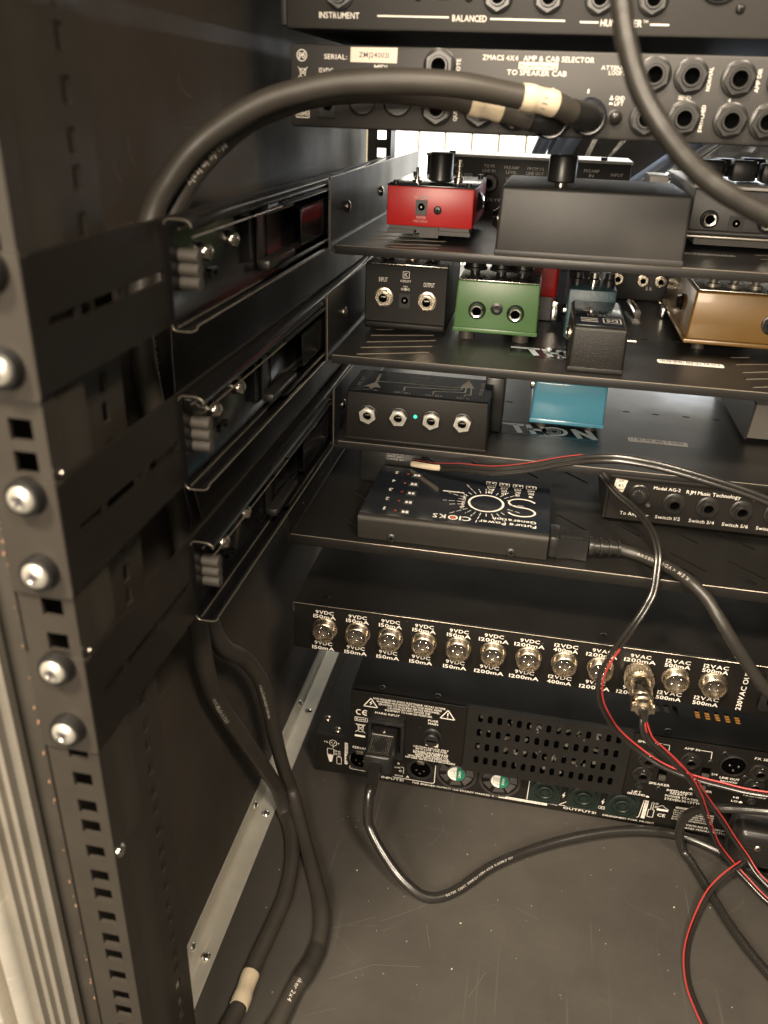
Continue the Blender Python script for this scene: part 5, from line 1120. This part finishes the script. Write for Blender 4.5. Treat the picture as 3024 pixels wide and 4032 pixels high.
twin('red_black_lead', [(24.9,48.3,28.0),(24.2,48.2,26.2),(23.6,48.3,24.2),(23.55,48.6,22.5),(23.9,49.2,20.7),(24.6,49.9,19.0),(25.9,51.0,16.6),(27.7,51.5,14.8),(29.7,51.2,13.8),(31.9,51.0,13.3),(34.4,50.6,13.3),(35.8,50.3,13.4),(37.6,50.0,13.7),(40,50,14)], .17, 'longest red and black lead, sweeping down past the connector row and off to the right', (-1, 0, 0), 'red and black leads')
twin('red_black_lead', [(26.46,46.6,22.1),(26.7,46.4,21.3),(27.3,46.5,20.1),(28.2,46.7,19.2),(29.5,47.0,17.9),(30.8,47.8,16.1),(32.3,49.3,13.2),(33.7,50.9,9.9),(35.0,52.4,6.8),(36.2,53.5,4.2),(37.6,54.0,2.2),(39,53,1.4),(40.6,51.5,0.9),(43.2,49.9,0.6)], .15, 'red and black lead from the screw plug that curves onto the floor at the right', (-1, 0, 0), 'red and black leads')
twin('red_black_lead', [(26.46,46.6,22.0),(26.55,46.3,21.2),(27.1,46.5,20.0),(28.6,47.5,18.1),(30.2,48.5,16.2),(31.9,49.8,14.0),(33.7,51.3,10.9),(35.6,52.6,7.9),(37.3,53.4,5.2),(38.6,53.3,3.6),(39.4,52.6,2.8),(40.5,51.8,2.2),(42.7,50.2,1.2)], .15, 'red and black lead from the screw plug that runs straighter toward the right edge', (-1, 0, 0), 'red and black leads')
twin('red_black_lead', [(44.3,57.5,3.4),(41.0,55.4,2.8),(38.0,53.3,2.2),(35.8,51.2,1.4),(34.3,48.5,0.7),(33.3,45.7,0.4),(33.1,43.2,0.26),(33.5,41.1,0.26),(34.3,38.9,0.26),(36,35.5,.26),(39,33,.26)], .16, 'red and black lead curving down the floor at the bottom right corner', (1, 0, 0), 'red and black leads')

t = thing('power_brick', (38.5, 54, 0), 'ribbed black plastic power brick at the right edge in front of the tall amplifier', 'adapter')
part('body', MB().box(37.7, 45, 53.8, 56.6, 1.6, 5.7, .7, 4), 'plastic_nut', t)
part('back_shell', MB().box(37.5, 45, 55.4, 56.5, .1, 6.4, .5, 3), 'plastic_black', t)
part('ribs', MB().box(38.4, 44, 53.7, 53.82, 4.8, 4.92).box(38.4, 44, 53.7, 53.82, 4.4, 4.52).box(38.4, 44, 53.7, 53.82, 4.0, 4.12).box(38.4, 44, 53.7, 53.82, 3.6, 3.72), 'plastic_black', t)
screw(t, 39.4, 53.75, 4.2, (0, -1, .2), .3, 'nickel', .15)

# ================================================================== BEYOND THE FAR OPENING
t = thing('pale_slats', (0, 150, 0), 'overexposed white vertical blinds glowing with daylight beyond the rack', 'blinds')  # pale slats; their daylight is put in as emission
for k in range(-9, 22):
    x = -2.44+4.5*k
    o = link('slat', kit('slat', 'slat', lambda mb: mb.box(-2.02, 2.02, 0, .3, -45, 75, .04), 'slat_glow'), t, (x+2.25, 150, 50))
part('backing', MB().box(-50, 100, 151, 151.4, 0, 125), 'slat_gap', t)
t = thing('guitar_bag', (18, 100, 30), 'dark folded gig bag with slanting seams behind the rack', 'bag')
part('bag_body', MB().prism(FY(102), [(13.0, 40), (15.6, 58), (28.5, 58), (21, 40)], -4, 0), 'bag_cloth', t)
mb = MB()
for a, b, r in (((13.6, 101, 53.0), (15.6, 101, 58.5), .8), ((15.6, 100.5, 52.5), (18.6, 100.5, 58.5), 1.2)): mb.tube([Vector(a), Vector(b)], r, 12)
part('rolled_strap', mb, 'blue_steel', t)
mb = MB()
for (a, b, w) in (((18.9, 53.3), (20.3, 57), .5), ((20.6, 52.8), (23.4, 57), .45)): mb.seg(FY(98), a, b, w, .02)
part('piping', mb, 'zinc', t)
part('panel_flap', MB().prism(FY(97.5), [(21.6, 54.3), (24.5, 57.8), (31.5, 57.8), (26.0, 53.2), (23.4, 51.5)], -1, 0), 'bag_cloth', t)
t = thing('metal_stand', (28, 96, 40), 'slanting pale blue steel stand leg behind the preamp box', 'stand')
part('leg', MB().tube([Vector((22.5, 96, 50.5)), Vector((31.5, 96, 57.5))], .8, 14), 'blue_steel', t)
part('leg', MB().tube([Vector((24.5, 95.2, 50.3)), Vector((33.0, 95.2, 57.2))], .35, 12), 'chrome', t)
t = thing('paper_sack', (36, 104, 50), 'crumpled pale paper sack seen through the gap at the upper right', 'paper sack')
random.seed(11); mb = MB(); nx, nz = 16, 8; vs = []; fs = []
for j in range(nz+1):
    for i in range(nx+1): vs.append((29.5+i*1.1, 104+random.uniform(-.8, .8), 50+j*1.1+random.uniform(-.25, .25)))
for j in range(nz):
    for i in range(nx): a = j*(nx+1)+i; fs += [(a, a+1, a+nx+2), (a, a+nx+2, a+nx+1)]
mb.add(vs, fs); mb.box(29.5, 47, 105.5, 108, 50, 58)
part('crumpled_sheet', mb, 'bag_paper', t, 5)
for o in SC.objects:
    if o.type == 'MESH' and o.parent is None and 'label' not in o and 'kind' not in o: o['kind'] = 'structure'
SC.render.resolution_x = 768; SC.render.resolution_y = 1024
